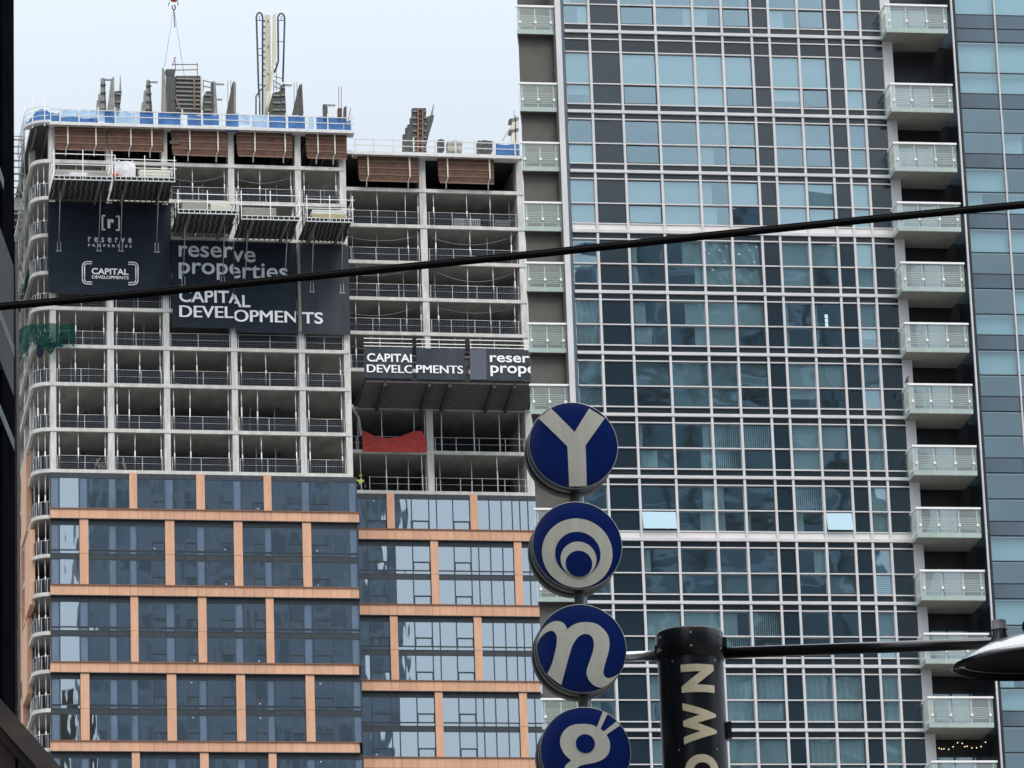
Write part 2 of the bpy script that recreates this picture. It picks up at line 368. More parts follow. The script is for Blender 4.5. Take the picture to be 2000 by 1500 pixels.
def clip2d(vs, fs, x0=None, x1=None):
    bm = bmesh.new(); bv = [bm.verts.new((x, y, 0)) for x, y in vs]
    for f in fs:
        try: bm.faces.new([bv[i] for i in f])
        except ValueError: pass
    for lim, sgn in ((x0, -1), (x1, 1)):
        if lim is None: continue
        bmesh.ops.bisect_plane(bm, geom=bm.verts[:] + bm.edges[:] + bm.faces[:], plane_co=(lim, 0, 0), plane_no=(sgn, 0, 0), clear_outer=True)
    bm.verts.index_update(); r = [(v.co.x, v.co.y) for v in bm.verts], [tuple(v.index for v in f.verts) for f in bm.faces]
    bm.free(); return r
def lettering(fr, s, x0, x1, ybase, ytop, d, bold=.03, ref='H', clip=(None, None), th=.012, spacing=1.0, slope=.02):
    """letters standing on the plane d between photo columns x0 and x1; returns a builder"""
    wide = 0
    if 'M' in s: wide, bold = max(.022, bold), 0.0          # the fattened M closes up: thicken it with shifted copies
    vs, fs = text2d(s, bold, spacing); hv, _ = text2d(ref, bold)
    hh = max(y for _, y in hv); a = min(x for x, _ in vs); b = max(x for x, _ in vs)
    u0, z0 = fr.hit(x0, ybase, d); u1, _ = fr.hit(x1, ybase, d); _, z1 = fr.hit(x0, ytop, d)
    vs = [(u0 + (x - a) / (b - a) * (u1 - u0), z0 + y / hh * (z1 - z0)) for x, y in vs]
    c0 = fr.hit(clip[0], ybase, d)[0] if clip[0] else None; c1 = fr.hit(clip[1], ybase, d)[0] if clip[1] else None
    mb = MB()
    for k, off in enumerate((0, -1, 1) if wide else (0,)):
        du = off * wide * (u1 - u0) / (b - a); v2 = [(u + du, z) for u, z in vs]; f2 = fs
        if clip != (None, None): v2, f2 = clip2d(v2, f2, c0, c1)
        mb.add([(u, d - th - .003 * k, z) for u, z in v2], f2)
    return mb
# ---------------------------------------------------------------- the setting: ground, road, pavement
def flat(name, x0, x1, y0, y1, z, mat): struct(name, MB().add([(x0, y0, z), (x1, y0, z), (x1, y1, z), (x0, y1, z)], [(0, 1, 2, 3)]), mat)
flat('ground', -3000, 3000, -3000, 3000, -.02, 'ground')
flat('road', -4.5, 5.5, -200, 150, 0.0, 'asphalt')
struct('pavement', MB().box(-9, -4.5, -200, 150, -.01, .14).box(5.5, 11, -200, 150, -.01, .14), 'paving')

# ================================================================= TOWER UNDER CONSTRUCTION (left)
LT = thing('tower_under_construction', 'unfinished concrete tower with terracotta bands on its lower floors and banners above', 'building', L, 0, 0, 0)
Lh = L.hit
RAD = 1.3
DR = 4.3                                            # how far the right wing stands back
WL = Lh(688, 925)[0]                                # width of the left wing
WR = Lh(1044, 960, DR)[0]                           # right end of the right wing
SY = [241, 314, 386, 459, 532, 601, 675, 749, 838, 919, 1009, 1085, 1160, 1236, 1311, 1387, 1464, 1540]
SZ = [Lh(98, y)[1] for y in SY]
while SZ[-1] > 6: SZ.append(SZ[-1] - 2.95)
TH = .27
NOPEN = 9                                           # slabs 0..9 are bare; below them the tower is clad
def arc(inset=0, n=8):
    return [(-RAD + RAD - (RAD - inset) * math.sin(a) + 0 - 0, RAD - (RAD - inset) * math.cos(a)) for a in [math.pi / 2 * i / n for i in range(n + 1)]]
BACK = 24
for k, z in enumerate(SZ):
    g = .26 if k > NOPEN else 0
    pts = arc()[::-1]                               # from the left side round to the front
    pts = [(-RAD, BACK)] + pts + ([(0, g)] if g else []) + [(WL, g), (WL, DR + g), (WR, DR + g), (WR, BACK)]
    p = MB().plate(pts, z - TH / 2, z + TH / 2).build('floor_slab', 'concrete', LT)
    ins = .0 if k == 0 else .22
    sp_ = [(-RAD + ins, BACK - .1)] + arc(ins)[::-1] + [(WL - ins, ins + g), (WL - ins, DR + ins + g), (WR - ins, DR + ins + g), (WR - ins, BACK - .1)]
    MB().plate(sp_, z - TH / 2 - .02 - (.12 if k == 0 else 0), z - TH / 2 - .003).build('soffit', 'deck_dark' if k == 0 else 'concrete_soffit_shaded', p)  # thin sheet under the slab, painted darker for the ceiling shade
    if k == 0:
        for i in range(26): u_ = -RAD + .3 + i * .9; MB().box(u_, u_ + .14, .3 if u_ < WL else DR + .3, 7, z - TH / 2 - .34, z - TH / 2 - .145).build('joist', 'joist', p)
# core walls far inside, closing the view through
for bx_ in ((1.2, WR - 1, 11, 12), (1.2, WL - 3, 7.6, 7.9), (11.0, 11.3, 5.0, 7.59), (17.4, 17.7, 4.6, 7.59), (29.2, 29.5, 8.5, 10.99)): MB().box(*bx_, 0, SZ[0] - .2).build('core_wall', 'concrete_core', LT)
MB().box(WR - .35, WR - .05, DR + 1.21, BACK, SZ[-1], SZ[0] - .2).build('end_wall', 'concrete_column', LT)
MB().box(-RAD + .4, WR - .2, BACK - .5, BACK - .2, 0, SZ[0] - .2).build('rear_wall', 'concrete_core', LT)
# columns: blade shaped, a little behind the slab edge
COLX = [(98.5, 110), (211, 223.5), (321, 333), (453.5, 465.5), (586, 598), (674.5, 687)]
COLS = []
for a, b in COLX:
    u0, u1 = Lh(a, 790)[0], Lh(b, 800)[0]; COLS.append((u0, u1))
    MB().box(u0, u1, .05, 1.35, SZ[-1], SZ[0] - TH / 2 - .002).build('column', 'concrete_column', LT)
COLXR = [(829, 842), (1021.5, 1034)]
COLSR = []
for a, b in COLXR:
    u0, u1 = Lh(a, 700, DR)[0], Lh(b, 700, DR)[0]; COLSR.append((u0, u1))
    MB().box(u0, u1, DR + .05, DR + 1.2, SZ[-1], SZ[0] - TH / 2 - .002).build('column', 'concrete_column', LT)
# set-back columns on the left flank
for dd in (5.2, 10.5, 16.0): MB().box(-RAD + .25, -RAD + .7, dd, dd + .9, SZ[-1], SZ[0] - TH / 2 - .002).build('column', 'concrete_column', LT)

# --- guard rails with wire mesh, and steel shores, in every open bay
posts_left = [98]
shore_rest = MB()
def shore(u, d, k, thick_h):
    z0, z1 = SZ[k + 1] + TH / 2, SZ[k] - TH / 2
    mb = MB(); lean = rnd.uniform(-.05, .05)
    zt = z0 + (z1 - z0) * thick_h
    mb.tube([(u, d, z0), (u + lean * thick_h, d, zt)], .046, 6); mb.tube([(u + lean * thick_h, d, zt), (u + lean, d, z1)], .034, 6)
    mb.box(u - .08, u + .08, d - .08, d + .08, z0, z0 + .012)
    if posts_left[0] > 0:
        posts_left[0] -= 1; mb.build('shoring_post', 'white_metal', LT)
    else:
        o = len(shore_rest.v); shore_rest.v += mb.v; shore_rest.f += [tuple(i + o for i in f) for f in mb.f]; shore_rest.sm += mb.sm
def guard(u0, u1, d, k, nmesh=True, base=None):
    z0 = (SZ[k + 1] + TH / 2) if base is None else base
    mb = MB(); h = 1.07
    n = max(1, round((u1 - u0) / 1.9))
    sag = rnd.uniform(-.03, .03)
    mb.tube([(u0, d, z0 + h), ((u0 + u1) / 2, d, z0 + h + sag), (u1, d, z0 + h)], .024, 5)
    mb.tube([(u0, d, z0 + .55), (u1, d, z0 + .55 + sag)], .014, 5)
    for i in range(n + 1):
        x = u0 + (u1 - u0) * min(.985, max(.015, (i + rnd.uniform(-.12, .12)) / n)); mb.box(x - .02, x + .02, d - .02, d + .02, z0, z0 + h)
    p = mb.build('guard_rail', 'galvanised', LT)
    if nmesh: MB().quad((u0, d + .03, z0 + .03), (u1, d + .03, z0 + .03), (u1, d + .03, z0 + h - .04), (u0, d + .03, z0 + h - .04)).build('mesh_panel', 'mesh_wire', p)
HID = {(2, 0), (2, 1), (3, 0), (3, 1), (4, 0), (4, 1), (4, 2), (4, 3), (4, 4), (3, 2), (3, 3), (3, 4), (5, 2), (5, 3), (5, 4)}
for k in range(1, NOPEN):
    for b in range(5):
        u0, u1 = COLS[b][1] + .03, COLS[b + 1][0] - .03
        guard(u0, u1, .10, k)
        if (k, b) in HID and not (k == 4 and b < 2): continue
        wd = u1 - u0
        xs = [.06, .40 + rnd.uniform(-.12, .15), .95] if b < 4 else [.08, .93]
        for x in xs: shore(u0 + wd * x, .35 if x < .9 else .4, k, rnd.choice([.5, .55, .6]))
        if k <= 2 or rnd.random() < .35:
            for x in (.3, .72): shore(u0 + wd * (x + rnd.uniform(-.08, .08)), rnd.uniform(2.5, 4.5), k, .6)
    segs = [(WL - 1.0, COLSR[0][0] - .03), (COLSR[0][1] + .03, COLSR[1][0] - .03)]
    for b, (u0, u1) in enumerate(segs):
        if k == 6: continue
        guard(u0 if not (k == 8 and b == 0) else u0 + 2.9, u1, DR + .10, k, nmesh=(k not in (7, 8)))
        wd = u1 - u0
        for x in ([.30, .57, .86, .97] if b == 0 else [.10, .46, .70, .95]):
            shore(u0 + wd * (x + rnd.uniform(-.03, .03)), DR + rnd.choice([.3, .35, 1.6]), k, rnd.choice([.45, .5, .6]))
# the flank: rails and shores round the curved corner and along the left side
for k in range(1, 17):
    z0 = SZ[k + 1] + TH / 2; z1 = SZ[k] - TH / 2
    ring = [(u, d, z0 + 1.05) for u, d in arc(.12)]
    mb = MB().tube(ring, .022, 5)
    for i in (1, 3, 5, 8):
        u, d = arc(.12)[i]; mb.box(u - .018, u + .018, d - .018, d + .018, z0, z0 + 1.05)
    mb.tube([(-RAD + .12, RAD, z0 + 1.05), (-RAD + .12, 12, z0 + 1.05)], .022, 5)
    for i in range(6): mb.box(-RAD + .10, -RAD + .14, 3 + i * 1.7, 3.04 + i * 1.7, z0, z0 + 1.05)
    p = mb.build('guard_rail', 'galvanised', LT)
    a = [(u, d) for u, d in arc(.15)]
    g = MB()
    for i in range(len(a) - 1): g.quad((a[i + 1][0], a[i + 1][1], z0 + .03), (a[i][0], a[i][1], z0 + .03), (a[i][0], a[i][1], z0 + 1.0), (a[i + 1][0], a[i + 1][1], z0 + 1.0))
    g.build('mesh_panel', 'mesh_wire', p)
    for i, ex in ((2, .5), (6, .55)):
        u, d = arc(.45)[i]; shore(u, d, k, ex)
    for dd in (3.4, 6.0): shore(-RAD + .4, dd + rnd.uniform(-.4, .4), k, .5)
shore_rest.build('shoring_posts', 'white_metal', LT, kind='stuff')
# sagging cords strung behind the rails in the right wing and the upper bays
cord = MB()
def sag(p, q, s, r=.011, n=10):
    cord.tube([(p[0] + (q[0] - p[0]) * i / n, p[1] + (q[1] - p[1]) * i / n, p[2] + (q[2] - p[2]) * i / n - s * 4 * (i / n) * (1 - i / n)) for i in range(n + 1)], r, 4)
for k in range(2, 6):
    for u0, u1 in segs:
        a = SZ[k] - TH / 2 - .35; sag((u0 + .4, DR + .45, a + rnd.uniform(-.3, .2)), (u1 - .3, DR + .45, a + rnd.uniform(-.2, .2)), rnd.uniform(.5, .9))
for b in (2, 3): sag((COLS[b][1] + .1, .5, SZ[1] - .8), (COLS[b + 1][0] - .1, .5, SZ[1] - .5), .5)
cord.build('temporary_cord', 'rail_grey', LT)

# --- clad floors: terracotta bands, pilasters, windows
def band(y0, y1, x0, x1, d, joints):
    u0, z1 = Lh(x0, y0, d); z0 = Lh(x0, y1, d)[1]; u1 = Lh(x1, y0, d)[0]
    mb = MB(); xs = [u0] + [u for u in joints if u0 + .2 < u < u1 - .2] + [u1]
    for a, b in zip(xs, xs[1:]): mb.box(a + .008, b - .008, d - .28, d + .24, z0, z1)
    p = mb.build('terracotta_band', 'terracotta', LT)
    MB().box(u0 - .02, u1 + .1, d - .36, d + .2, z1, z1 + .07).build('drip_cap', 'terracotta_joint', p)
    MB().box(u0, u1 + .1, d - .30, d + .2, z0 - .06, z0 - .002).build('soffit_trim', 'dark_alu', p)
    return z0, z1
MUL = [99, 116, 155, 172, 212, 228, 253, 268, 296, 322, 340, 361, 384, 400.5, 428, 456, 473, 494, 516, 531, 561, 590, 607, 644, 682, 698]
MU = [Lh(x, 1050)[0] for x in MUL]
MULR = [699, 718, 757, 772, 806, 840, 855, 887, 920, 935, 958, 982, 1003, 1018, 1034, 1052]
MUR = [Lh(x, 1080, DR)[0] for x in MULR]
ODD = [(251, 268), (383, 400.5), (514, 530.5)]; EVEN = [(155, 172), (322, 340), (456, 473), (590, 607)]
ODDR = [(755, 771), (916, 932)]; EVENR = [(840, 856), (1003, 1019)]
NARROW = [0, 4]                                   # always pale: corner strip and column B
VENTS = {8, 11, 14, 17, 20, 22}; VENTSR = {1, 4, 7}
def clad(bands, MU_, odd, even, x0, x1, d, refy, pale, vents, ncol):
    us = MU_
    def nearest(u): return min(range(len(us)), key=lambda i: abs(us[i] - u))
    bz = []
    for (y0, y1) in bands: bz.append(band(y0, y1, x0, x1, d, us))
    tops = [SZ[NOPEN] - TH / 2] + [b[0] - .06 for b in bz]; bots = [b[1] + .07 for b in bz] + [bz[-1][0] - 6.2]
    for row in range(len(tops)):
        pil = odd if row % 2 == 0 else even
        zt, zb = tops[row], bots[row]
        cuts = [(nearest(Lh(a, refy, d)[0]), nearest(Lh(b, refy, d)[0])) for a, b in pil]
        storeys = [(zt, zb)] if row == 0 else [(zt, (zt + zb) / 2 - .12), ((zt + zb) / 2 - .12, zb)]
        for i, j in cuts:
            zm = storeys[0][1]
            mb = MB().box(us[i], us[j], d - .24, d + .24, zm + .012, zt - .0)
            if row: mb.box(us[i], us[j], d - .24, d + .24, zb, zm - .012)
            mb.build('terracotta_pilaster', 'terracotta', LT)
        edges = [0] + [q for c in cuts for q in c] + [len(us) - 1]
        for a, b in zip(edges[::2], edges[1::2]):
            if b <= a: continue
            for si, (t, bt) in enumerate(storeys):
                low = .30 if (row and si == 0) else .02
                fr = MB()
                for i in range(a, b + 1): fr.box(us[i] - .035, us[i] + .035, d - .06, d + .12, bt, t)
                fr.box(us[a], us[b], d - .03, d + .12, t - .40, t).box(us[a], us[b], d - .045, d + .12, bt + low - .03, bt + low + .05)
                if low > .1: fr.box(us[a], us[b], d - .045, d + .12, bt, bt + .05)
                for i in range(a, b):
                    if i in vents:
                        zz = bt + low + .62; fr.box(us[i] + .036, us[i + 1] - .036, d - .055, d + .12, zz, zz + .09)
                        fr.box(us[i] + .036, us[i] + .09, d - .055, d + .12, bt + low + .05, zz).box(us[i + 1] - .09, us[i + 1] - .036, d - .055, d + .12, bt + low + .05, zz)
                p = fr.build('window', 'dark_alu', LT)
                g = MB(); q = MB()
                for i in range(a, b):
                    if i in pale: q.box(us[i] + .036, us[i + 1] - .036, d + .012, d + .06, bt + low + .05, t - .40).box(us[i] + .036, us[i + 1] - .036, d + .012, d + .06, bt + .02, bt + low - .031 if low > .1 else bt + .03); continue
                    zs = [(bt + low + .05, t - .40)] if i not in vents else [(bt + low + .05, bt + low + .62), (bt + low + .71, t - .40)]
                    if low > .1: zs.append((bt + .05, bt + low - .03))
                    for z0, z1 in zs:
                        ty, tx = rnd.uniform(-.005, .005), rnd.uniform(-.004, .004)
                        g.quad((us[i] + .035, d + .02 + tx, z0), (us[i + 1] - .035, d + .02 - tx, z0), (us[i + 1] - .035, d + .02 - tx + ty, z1), (us[i] + .035, d + .02 + tx + ty, z1))
                g.build('pane', 'glass_new', p)
                if q.v: q.build('opaque_panel', 'pale_panel', p)
                vs_ = [i for i in range(a, b) if i in vents]
                if vs_ and rnd.random() < .55: i = rnd.choice(vs_); x_ = us[i] + .12 + rnd.random() * .4; z_ = bt + low + .16 if rnd.random() < .7 else t - .62; MB().box(x_, x_ + rnd.uniform(.07, .15), d - .004, d + .016, z_, z_ + .08).build('sticker', 'print_grey', p)
PALE = {0, 2, 4, 6, 9, 12, 15, 18, 21, 24}
PALE = {i for i in range(25) if MUL[i + 1] - MUL[i] < 18.5}
PALER = set()
clad([(995, 1013), (1144, 1163), (1295, 1314), (1449, 1468)], MU, ODD, EVEN, 98, 700, 0, 1050, PALE, VENTS, 6)
clad([(1035, 1054), (1182, 1202), (1331, 1350), (1481, 1501)], MUR, ODDR, EVENR, 699, 1052, DR, 1080, PALER, VENTSR, 3)
# dim flats behind the new glass, and the plain floors below the picture
zlow = Lh(98, 1468)[1] - 6.4
MB().box(.1, WL, .3, .6, 0, zlow).box(WL, WR + 3, DR + .3, DR + .6, 0, zlow).build('lower_facade', 'terracotta', LT)
MB().box(.5, WL - .3, 4.0, 4.2, zlow, SZ[NOPEN] - .2).box(WL, WR - .3, DR + 4, DR + 4.2, zlow, SZ[NOPEN] - .2).build('inner_partition', 'room', LT)
# terracotta on the left flank, below the open floors
fl = []
for i, (xa, xb, y0, y1) in enumerate([(42, 52, 889, 1037), (49, 59, 1034, 1182), (33, 42, 1050, 1190), (44, 54, 1207, 1355), (33, 43, 1190, 1330), (36, 46, 1355, 1500)]):
    dd0, z1 = L.side(xb, y0, -RAD - .1); dd1, _ = L.side(xa, y0, -RAD - .1); _, z0 = L.side(xb, y1, -RAD - .1)
    MB().box(-RAD - .14, -RAD + .25, dd0, dd1, z0, z1).build('terracotta_pilaster', 'terracotta', LT)
MB().box(-RAD + .3, -RAD + .5, 6.5, BACK - 1, 0, SZ[NOPEN] - .3).build('flank_wall', 'concrete_core', LT)

# ================================================================= ROOF DECK: fence, forms, boom
Z0 = SZ[0] + TH / 2
def up(x, y, d=0): u, z = Lh(x, y, d); return (u, d, z)
def fence(name, label, x0, x1, y0, y1, d, posts, tarps, rails=(.0, .55, 1.02)):
    u0, zb0 = Lh(x0, y0, d); u1, zb1 = Lh(x1, y1, d); zb = (zb0 + zb1) / 2
    f = thing(name, label, 'safety fence', L, u0, d, zb)
    MB().box(u0, u1, d - .12, d + .9, zb - .16, zb + .02).build('deck_edge', 'fence_white', f)
    mb = MB()
    for h in rails: mb.box(u0, u1, d - .03, d + .02, zb + h + .05, zb + h + .11)
    mb.build('rail', 'fence_white', f)
    for x, ex in posts:
        u = Lh(x, y0, d)[0]; MB().box(u - .05, u + .05, d - .10, d - .03, zb - .2, zb + 1.12 + ex).build('post', 'fence_white', f)
    for x0_, x1_, h0, h1, mat in tarps:
        a, b = Lh(x0_, y0, d)[0], Lh(x1_, y0, d)[0]; ph = rnd.uniform(0, 6)
        MB().grid(lambda s, t: (a + (b - a) * s, d + .06 + .035 * math.sin(ph + s * (b - a) * 5) + .02 * math.sin(t * 4 + ph), zb + h0 + (h1 - h0) * t + .05 * math.sin(ph + s * 7) * (1 if t > .5 else 0)), 14, 4).build('tarp', mat, f)
    return f
fence('roof_fence', 'long white roof edge fence hung with many blue tarps, on the left wing', 98, 692, 241, 256, -.7,
      [(117, .1), (154, 0), (192, .25), (225, .25), (265, 0), (304, .1), (356, .25), (395, .25), (433, 0), (488, 0), (524, .25), (559, .2), (601, 0), (640, .25), (686, .35)],
      [(100, 118, .05, .8, 'tarp_blue'), (120, 145, .5, 1.08, 'tarp_pale'), (119, 192, .08, .5, 'tarp_blue'), (146, 174, .5, 1.05, 'tarp_pale'), (175, 205, .25, 1.1, 'tarp_pale'), (205, 224, .05, 1.1, 'tarp_blue'),
       (227, 250, .05, 1.1, 'tarp_pale'), (250, 272, .1, 1.05, 'tarp_pale'), (273, 300, .1, 1.1, 'tarp_blue'), (309, 353, .05, 1.05, 'tarp_blue'), (366, 393, .1, 1.0, 'tarp_blue'), (397, 428, .2, 1.05, 'tarp_blue'),
       (441, 466, -.3, 1.15, 'tarp_blue'), (466, 490, .3, 1.1, 'tarp_pale'), (492, 522, .1, 1.1, 'tarp_pale'), (525, 558, .1, 1.1, 'tarp_blue'), (563, 596, .1, 1.15, 'tarp_blue'), (601, 613, .1, 1.1, 'tarp_pale'), (618, 639, .1, 1.15, 'tarp_blue'), (641, 671, .12, 1.15, 'tarp_blue'), (672, 687, .0, .9, 'tarp_blue')])
fence('roof_fence', 'white roof edge fence of the lower right wing with one blue tarp at its end', 690, 1016, 300, 305, DR - .7,
      [(694, .0), (730, .1), (769, .1), (808, .2), (850, .15), (890, .2), (927, .2), (965, .15), (1006, .1)],
      [(969, 1015, .08, 1.05, 'tarp_blue')])
uu, zz = Lh(98, 241, 0)
cf = thing('roof_fence', 'light railing with slumped blue tarp over the rounded left corner of the deck', 'safety fence', L, -RAD, RAD, Z0)
mb = MB(); ring = arc(-.4)
for h in (.35, .75, 1.1): mb.tube([(u, d, Z0 + h) for u, d in ring] + [(-RAD - .4, 9, Z0 + h)], .03, 5)
mb.build('rail', 'fence_white', cf)
for i in (1, 4, 8):
    u, d = ring[i]; MB().box(u - .03, u + .03, d - .03, d + .03, Z0 - .5, Z0 + 1.9).build('post', 'white_metal', cf)
MB().grid(lambda s, t: (ring[int(s * 8)][0] + .1, ring[int(s * 8)][1] + .1, Z0 + .05 + t * (.55 + .35 * math.sin(s * 6))), 8, 3).build('tarp', 'tarp_blue', cf)
MB().plate(arc(-.5)[::-1] + [(0, .5), (-1.2, RAD + .2), (-1.4, RAD)], Z0 - .22, Z0 - .02).build('deck_edge', 'fence_white', cf)

# plywood form panels hung below the deck edge
def hung(x0, x1, y0, y1, ribs, d, label):
    u0, z1 = Lh(x0, y0, d); u1 = Lh(x1, y0, d)[0]; z0 = Lh(x0, y1, d)[1]
    t = thing('plywood_form_panel', label, 'form panel', L, u0, d, z0, 'plywood form panels hung under the deck edge')
    MB().prism([(u0 + .08, z0 + .16), (u0 + .2, z0), (u1 - .03, z0 + .02), (u1, z1), (u0, z1)], d, d + .05).build('plywood_sheet', 'plywood', t)
    n = 4; mb = MB()
    for i in range(1, n): mb.box(u0 + .02, u1 - .02, d - .035, d, z0 + (z1 - z0) * i / n - .03, z0 + (z1 - z0) * i / n + .03)
    mb.box(u0 + .15, u1 - .05, d - .05, d, z0 - .02, z0 + .06); mb.build('batten', 'batten', t)
    for x in ribs:
        u = Lh(x, y0, d)[0]; q = MB().prism([(u - .06, z1), (u + .06, z1), (u + .05, z0 + .40), (u - .04, z0 + .42)], d - .12, d - .037).build('rib', 'rib_paint', t); MB().prism([(u - .05, z0 + .418), (u + .06, z0 + .418), (u - .10, z0 - .02), (u - .12, z0 - .5), (u - .20, z0 - .5), (u - .19, z0 + .06)], d - .11, d - .04).build('foot', 'form_grey', q)
hung(106, 207, 238, 292, (132, 187), -.35, 'brown plywood form panel under the deck, farthest left above the white bag platform')
hung(209, 320, 240, 294, (255, 296), -.35, 'brown plywood form panel with two white ribs directly above the white bulk bag')
hung(334, 444, 249, 303, (370, 425), -.35, 'brown plywood form panel under the deck with a square hole bitten into its left edge')
hung(461, 571, 251, 305, (497, 556), -.35, 'brown plywood form panel under the deck below the cream concrete boom')
hung(596, 677, 255, 309, (620, 653), -.35, 'narrowest brown plywood form panel, beside the corner of the left wing')
hung(698, 817, 301, 353, (718, 799), DR - .4, 'brown plywood form panel of the right wing nearest the left wing')
hung(854, 964, 304, 357, (873, 955), DR - .4, 'brown plywood form panel of the right wing near the glass tower')
u, z = Lh(343, 278, -.42); solo(MB().box(u - .45, u + .25, -.42, -.37, z - .12, z + .12), 'ply_patch', 'form_steel', 'dark square patch on the left edge of a brown plywood form panel', 'patch', L, u, -.42, z)

# --- column and wall forms standing on the deck
def pz(pts, d, fr=L): return [fr.hit(x, y, d) for x, y in pts]
def form(name, label, cat, d, pieces, base_x, base_y, group='column forms on the roof deck'):
    u, z = Lh(base_x, base_y, d)
    t = thing(name, label, cat, L, u, d, z, group)
    for nm, mat, pts, dep in pieces: MB().prism(pz(pts, d), d, d + dep).build(nm, mat, t)
    return t
def ribs_on(t, x0, x1, y0, y1, n, d, mat='form_grey'):
    mb = MB()
    for i in range(n):
        y = y0 + (y1 - y0) * i / (n - 1); u0, z = Lh(x0, y, d); u1 = Lh(x1, y, d)[0]; mb.box(u0, u1, d - .1, d - .002, z - .05, z + .05)
    return mb.build('waler', mat, t)
def arm(t, x0, x1, y, d):
    u0, z = Lh(x0, y, d); u1 = Lh(x1, y, d)[0]; MB().box(u0, u1, d, d + .1, z - .06, z + .07).build('bracket_arm', 'form_grey', t)
t = form('column_form', 'pair of grey column form panels joined by a bar', 'column form', 1.5,
     [('form_panel', 'form_grey', [(195, 222), (197, 153), (204, 152), (207, 222)], .25), ('form_panel', 'form_steel', [(204.5, 222), (203, 153), (205, 156), (208, 222)], .5), ('form_panel', 'form_grey', [(209, 222), (217, 154), (223, 149), (224, 222)], .3),
      ('form_panel', 'form_steel', [(226, 222), (224.5, 178), (238, 177), (233, 222)], .5), ('step_panel', 'form_grey', [(188, 222), (189, 196), (193, 195), (194, 222)], .2), ('step_panel', 'form_grey', [(192, 222), (192, 184), (195, 182), (195.5, 222)], .2), ('pole', 'form_grey', [(233, 177), (234.5, 148), (235.6, 149), (237, 178)], .05)], 195, 225)
arm(t, 203, 217, 155.5, 1.6); ribs_on(t, 196, 207, 166, 214, 4, 1.5, 'form_steel'); ribs_on(t, 226, 236, 184, 214, 3, 1.5, 'form_grey')
t = form('column_form', 'single stepped grey column form with one bracket arm', 'column form', 1.5,
     [('form_panel', 'form_grey', [(284, 222), (286, 157), (291, 155), (294, 222)], .25), ('form_panel', 'form_steel', [(292, 222), (290, 156), (293, 158), (298, 222)], .5), ('step_panel', 'form_grey', [(279, 222), (281, 177), (285, 176), (285, 222)], .2), ('step_panel', 'form_grey', [(275, 222), (277, 200), (281, 199), (281, 222)], .2)], 285, 225)
arm(t, 293, 308, 160, 1.6); ribs_on(t, 285, 296, 168, 214, 4, 1.5, 'form_steel')
t = form('wall_form', 'tall dark wall form with ladder-like ribs and a guard rail, slung from the crane', 'wall form', 3.0,
     [('form_panel', 'form_steel', [(342, 222), (343, 148), (392, 148), (392, 222)], .3), ('frame_post', 'rib_paint', [(391, 222), (391, 148), (395, 150), (395, 222)], .4), ('frame_post', 'rib_paint', [(342, 150), (345, 149), (350, 178), (347, 180)], .35), ('side_panel', 'form_grey', [(315, 222), (317, 131), (322, 138), (326, 222)], .3), ('side_panel', 'form_steel', [(325, 222), (325, 150), (344, 150), (345, 222)], .5), ('hopper', 'form_steel', [(324, 135), (343, 135), (341, 149), (328, 150)], .8), ('side_panel', 'form_grey', [(331, 222), (330, 165), (333, 160), (334, 222)], .6)], 342, 225, None)
ribs_on(t, 344, 392, 154, 212, 8, 3.0, 'form_grey')
mb = MB()
for a, b in (((337, 126), (386, 126)), ((340, 137), (385, 136)), ((385.5, 123), (385.5, 148)), ((341, 112), (343, 135)), ((336, 128), (343, 112))): mb.bar(up(*a, 3.0), up(*b, 3.0), .06)
for a, b in (((379, 155), (380, 215)), ((343, 190), (352, 215))): mb.bar(up(*a, 2.9), up(*b, 2.9), .12)
mb.build('guard_rail', 'rebar', t)
t = form('column_form', 'dark column form with two bracket arms and a small top rail', 'column form', 1.8,
     [('form_panel', 'form_steel', [(396, 222), (398, 185), (403, 178), (412, 178), (415, 184), (413, 222)], .6), ('frame_post', 'form_grey', [(418, 222), (417, 158), (421, 160), (425, 222)], .3), ('frame_post', 'form_steel', [(413, 222), (412, 162), (416, 158), (418, 222)], .3)], 400, 225)
ribs_on(t, 399, 413, 186, 215, 3, 1.8); arm(t, 420, 438, 164, 1.9); arm(t, 422, 434, 194, 1.9)
mb = MB()
for a, b in (((396, 157), (413, 161)), ((396, 168), (412, 171)), ((397, 156), (397, 180)), ((400, 183), (414, 189))): mb.bar(up(*a, 1.8), up(*b, 1.8), .07)
mb.build('guard_rail', 'form_grey', t)
t = form('column_form', 'pointed triangular column form with two bare rebars beside it', 'column form', 1.2,
     [('form_panel', 'form_steel', [(442, 222), (454, 162), (456, 158), (457, 222)], .35), ('form_panel', 'batten', [(454.5, 222), (454, 170), (456.5, 160), (457, 222)], .1), ('frame_post', 'form_grey', [(457, 222), (456, 158), (461, 162), (461, 222)], .3)], 450, 225)
mb = MB()
for x in (445, 451): mb.bar(up(x, 222, 1.5), up(x, 157, 1.5), .04)
mb.build('rebar', 'rebar', t)
t = form('column_form', 'broad black column form leaning at the foot of the cream boom', 'column form', .9,
     [('form_panel', 'form_steel', [(521, 222), (533, 181), (546, 178), (548, 222)], .5), ('form_panel', 'form_steel', [(547, 222), (548, 167), (554, 163), (556, 163), (559, 222)], .6)], 540, 225)
ribs_on(t, 533, 547, 187, 215, 3, .9); ribs_on(t, 549, 557, 172, 215, 4, .9); arm(t, 556, 570, 166, 1.0)
mb = MB()
for a, b in (((533, 157), (547, 165)), ((534, 168), (546, 173)), ((534.5, 157), (534.5, 178)), ((547, 163), (547, 178))): mb.bar(up(*a, .9), up(*b, .9), .07)
mb.build('guard_rail', 'form_grey', t)
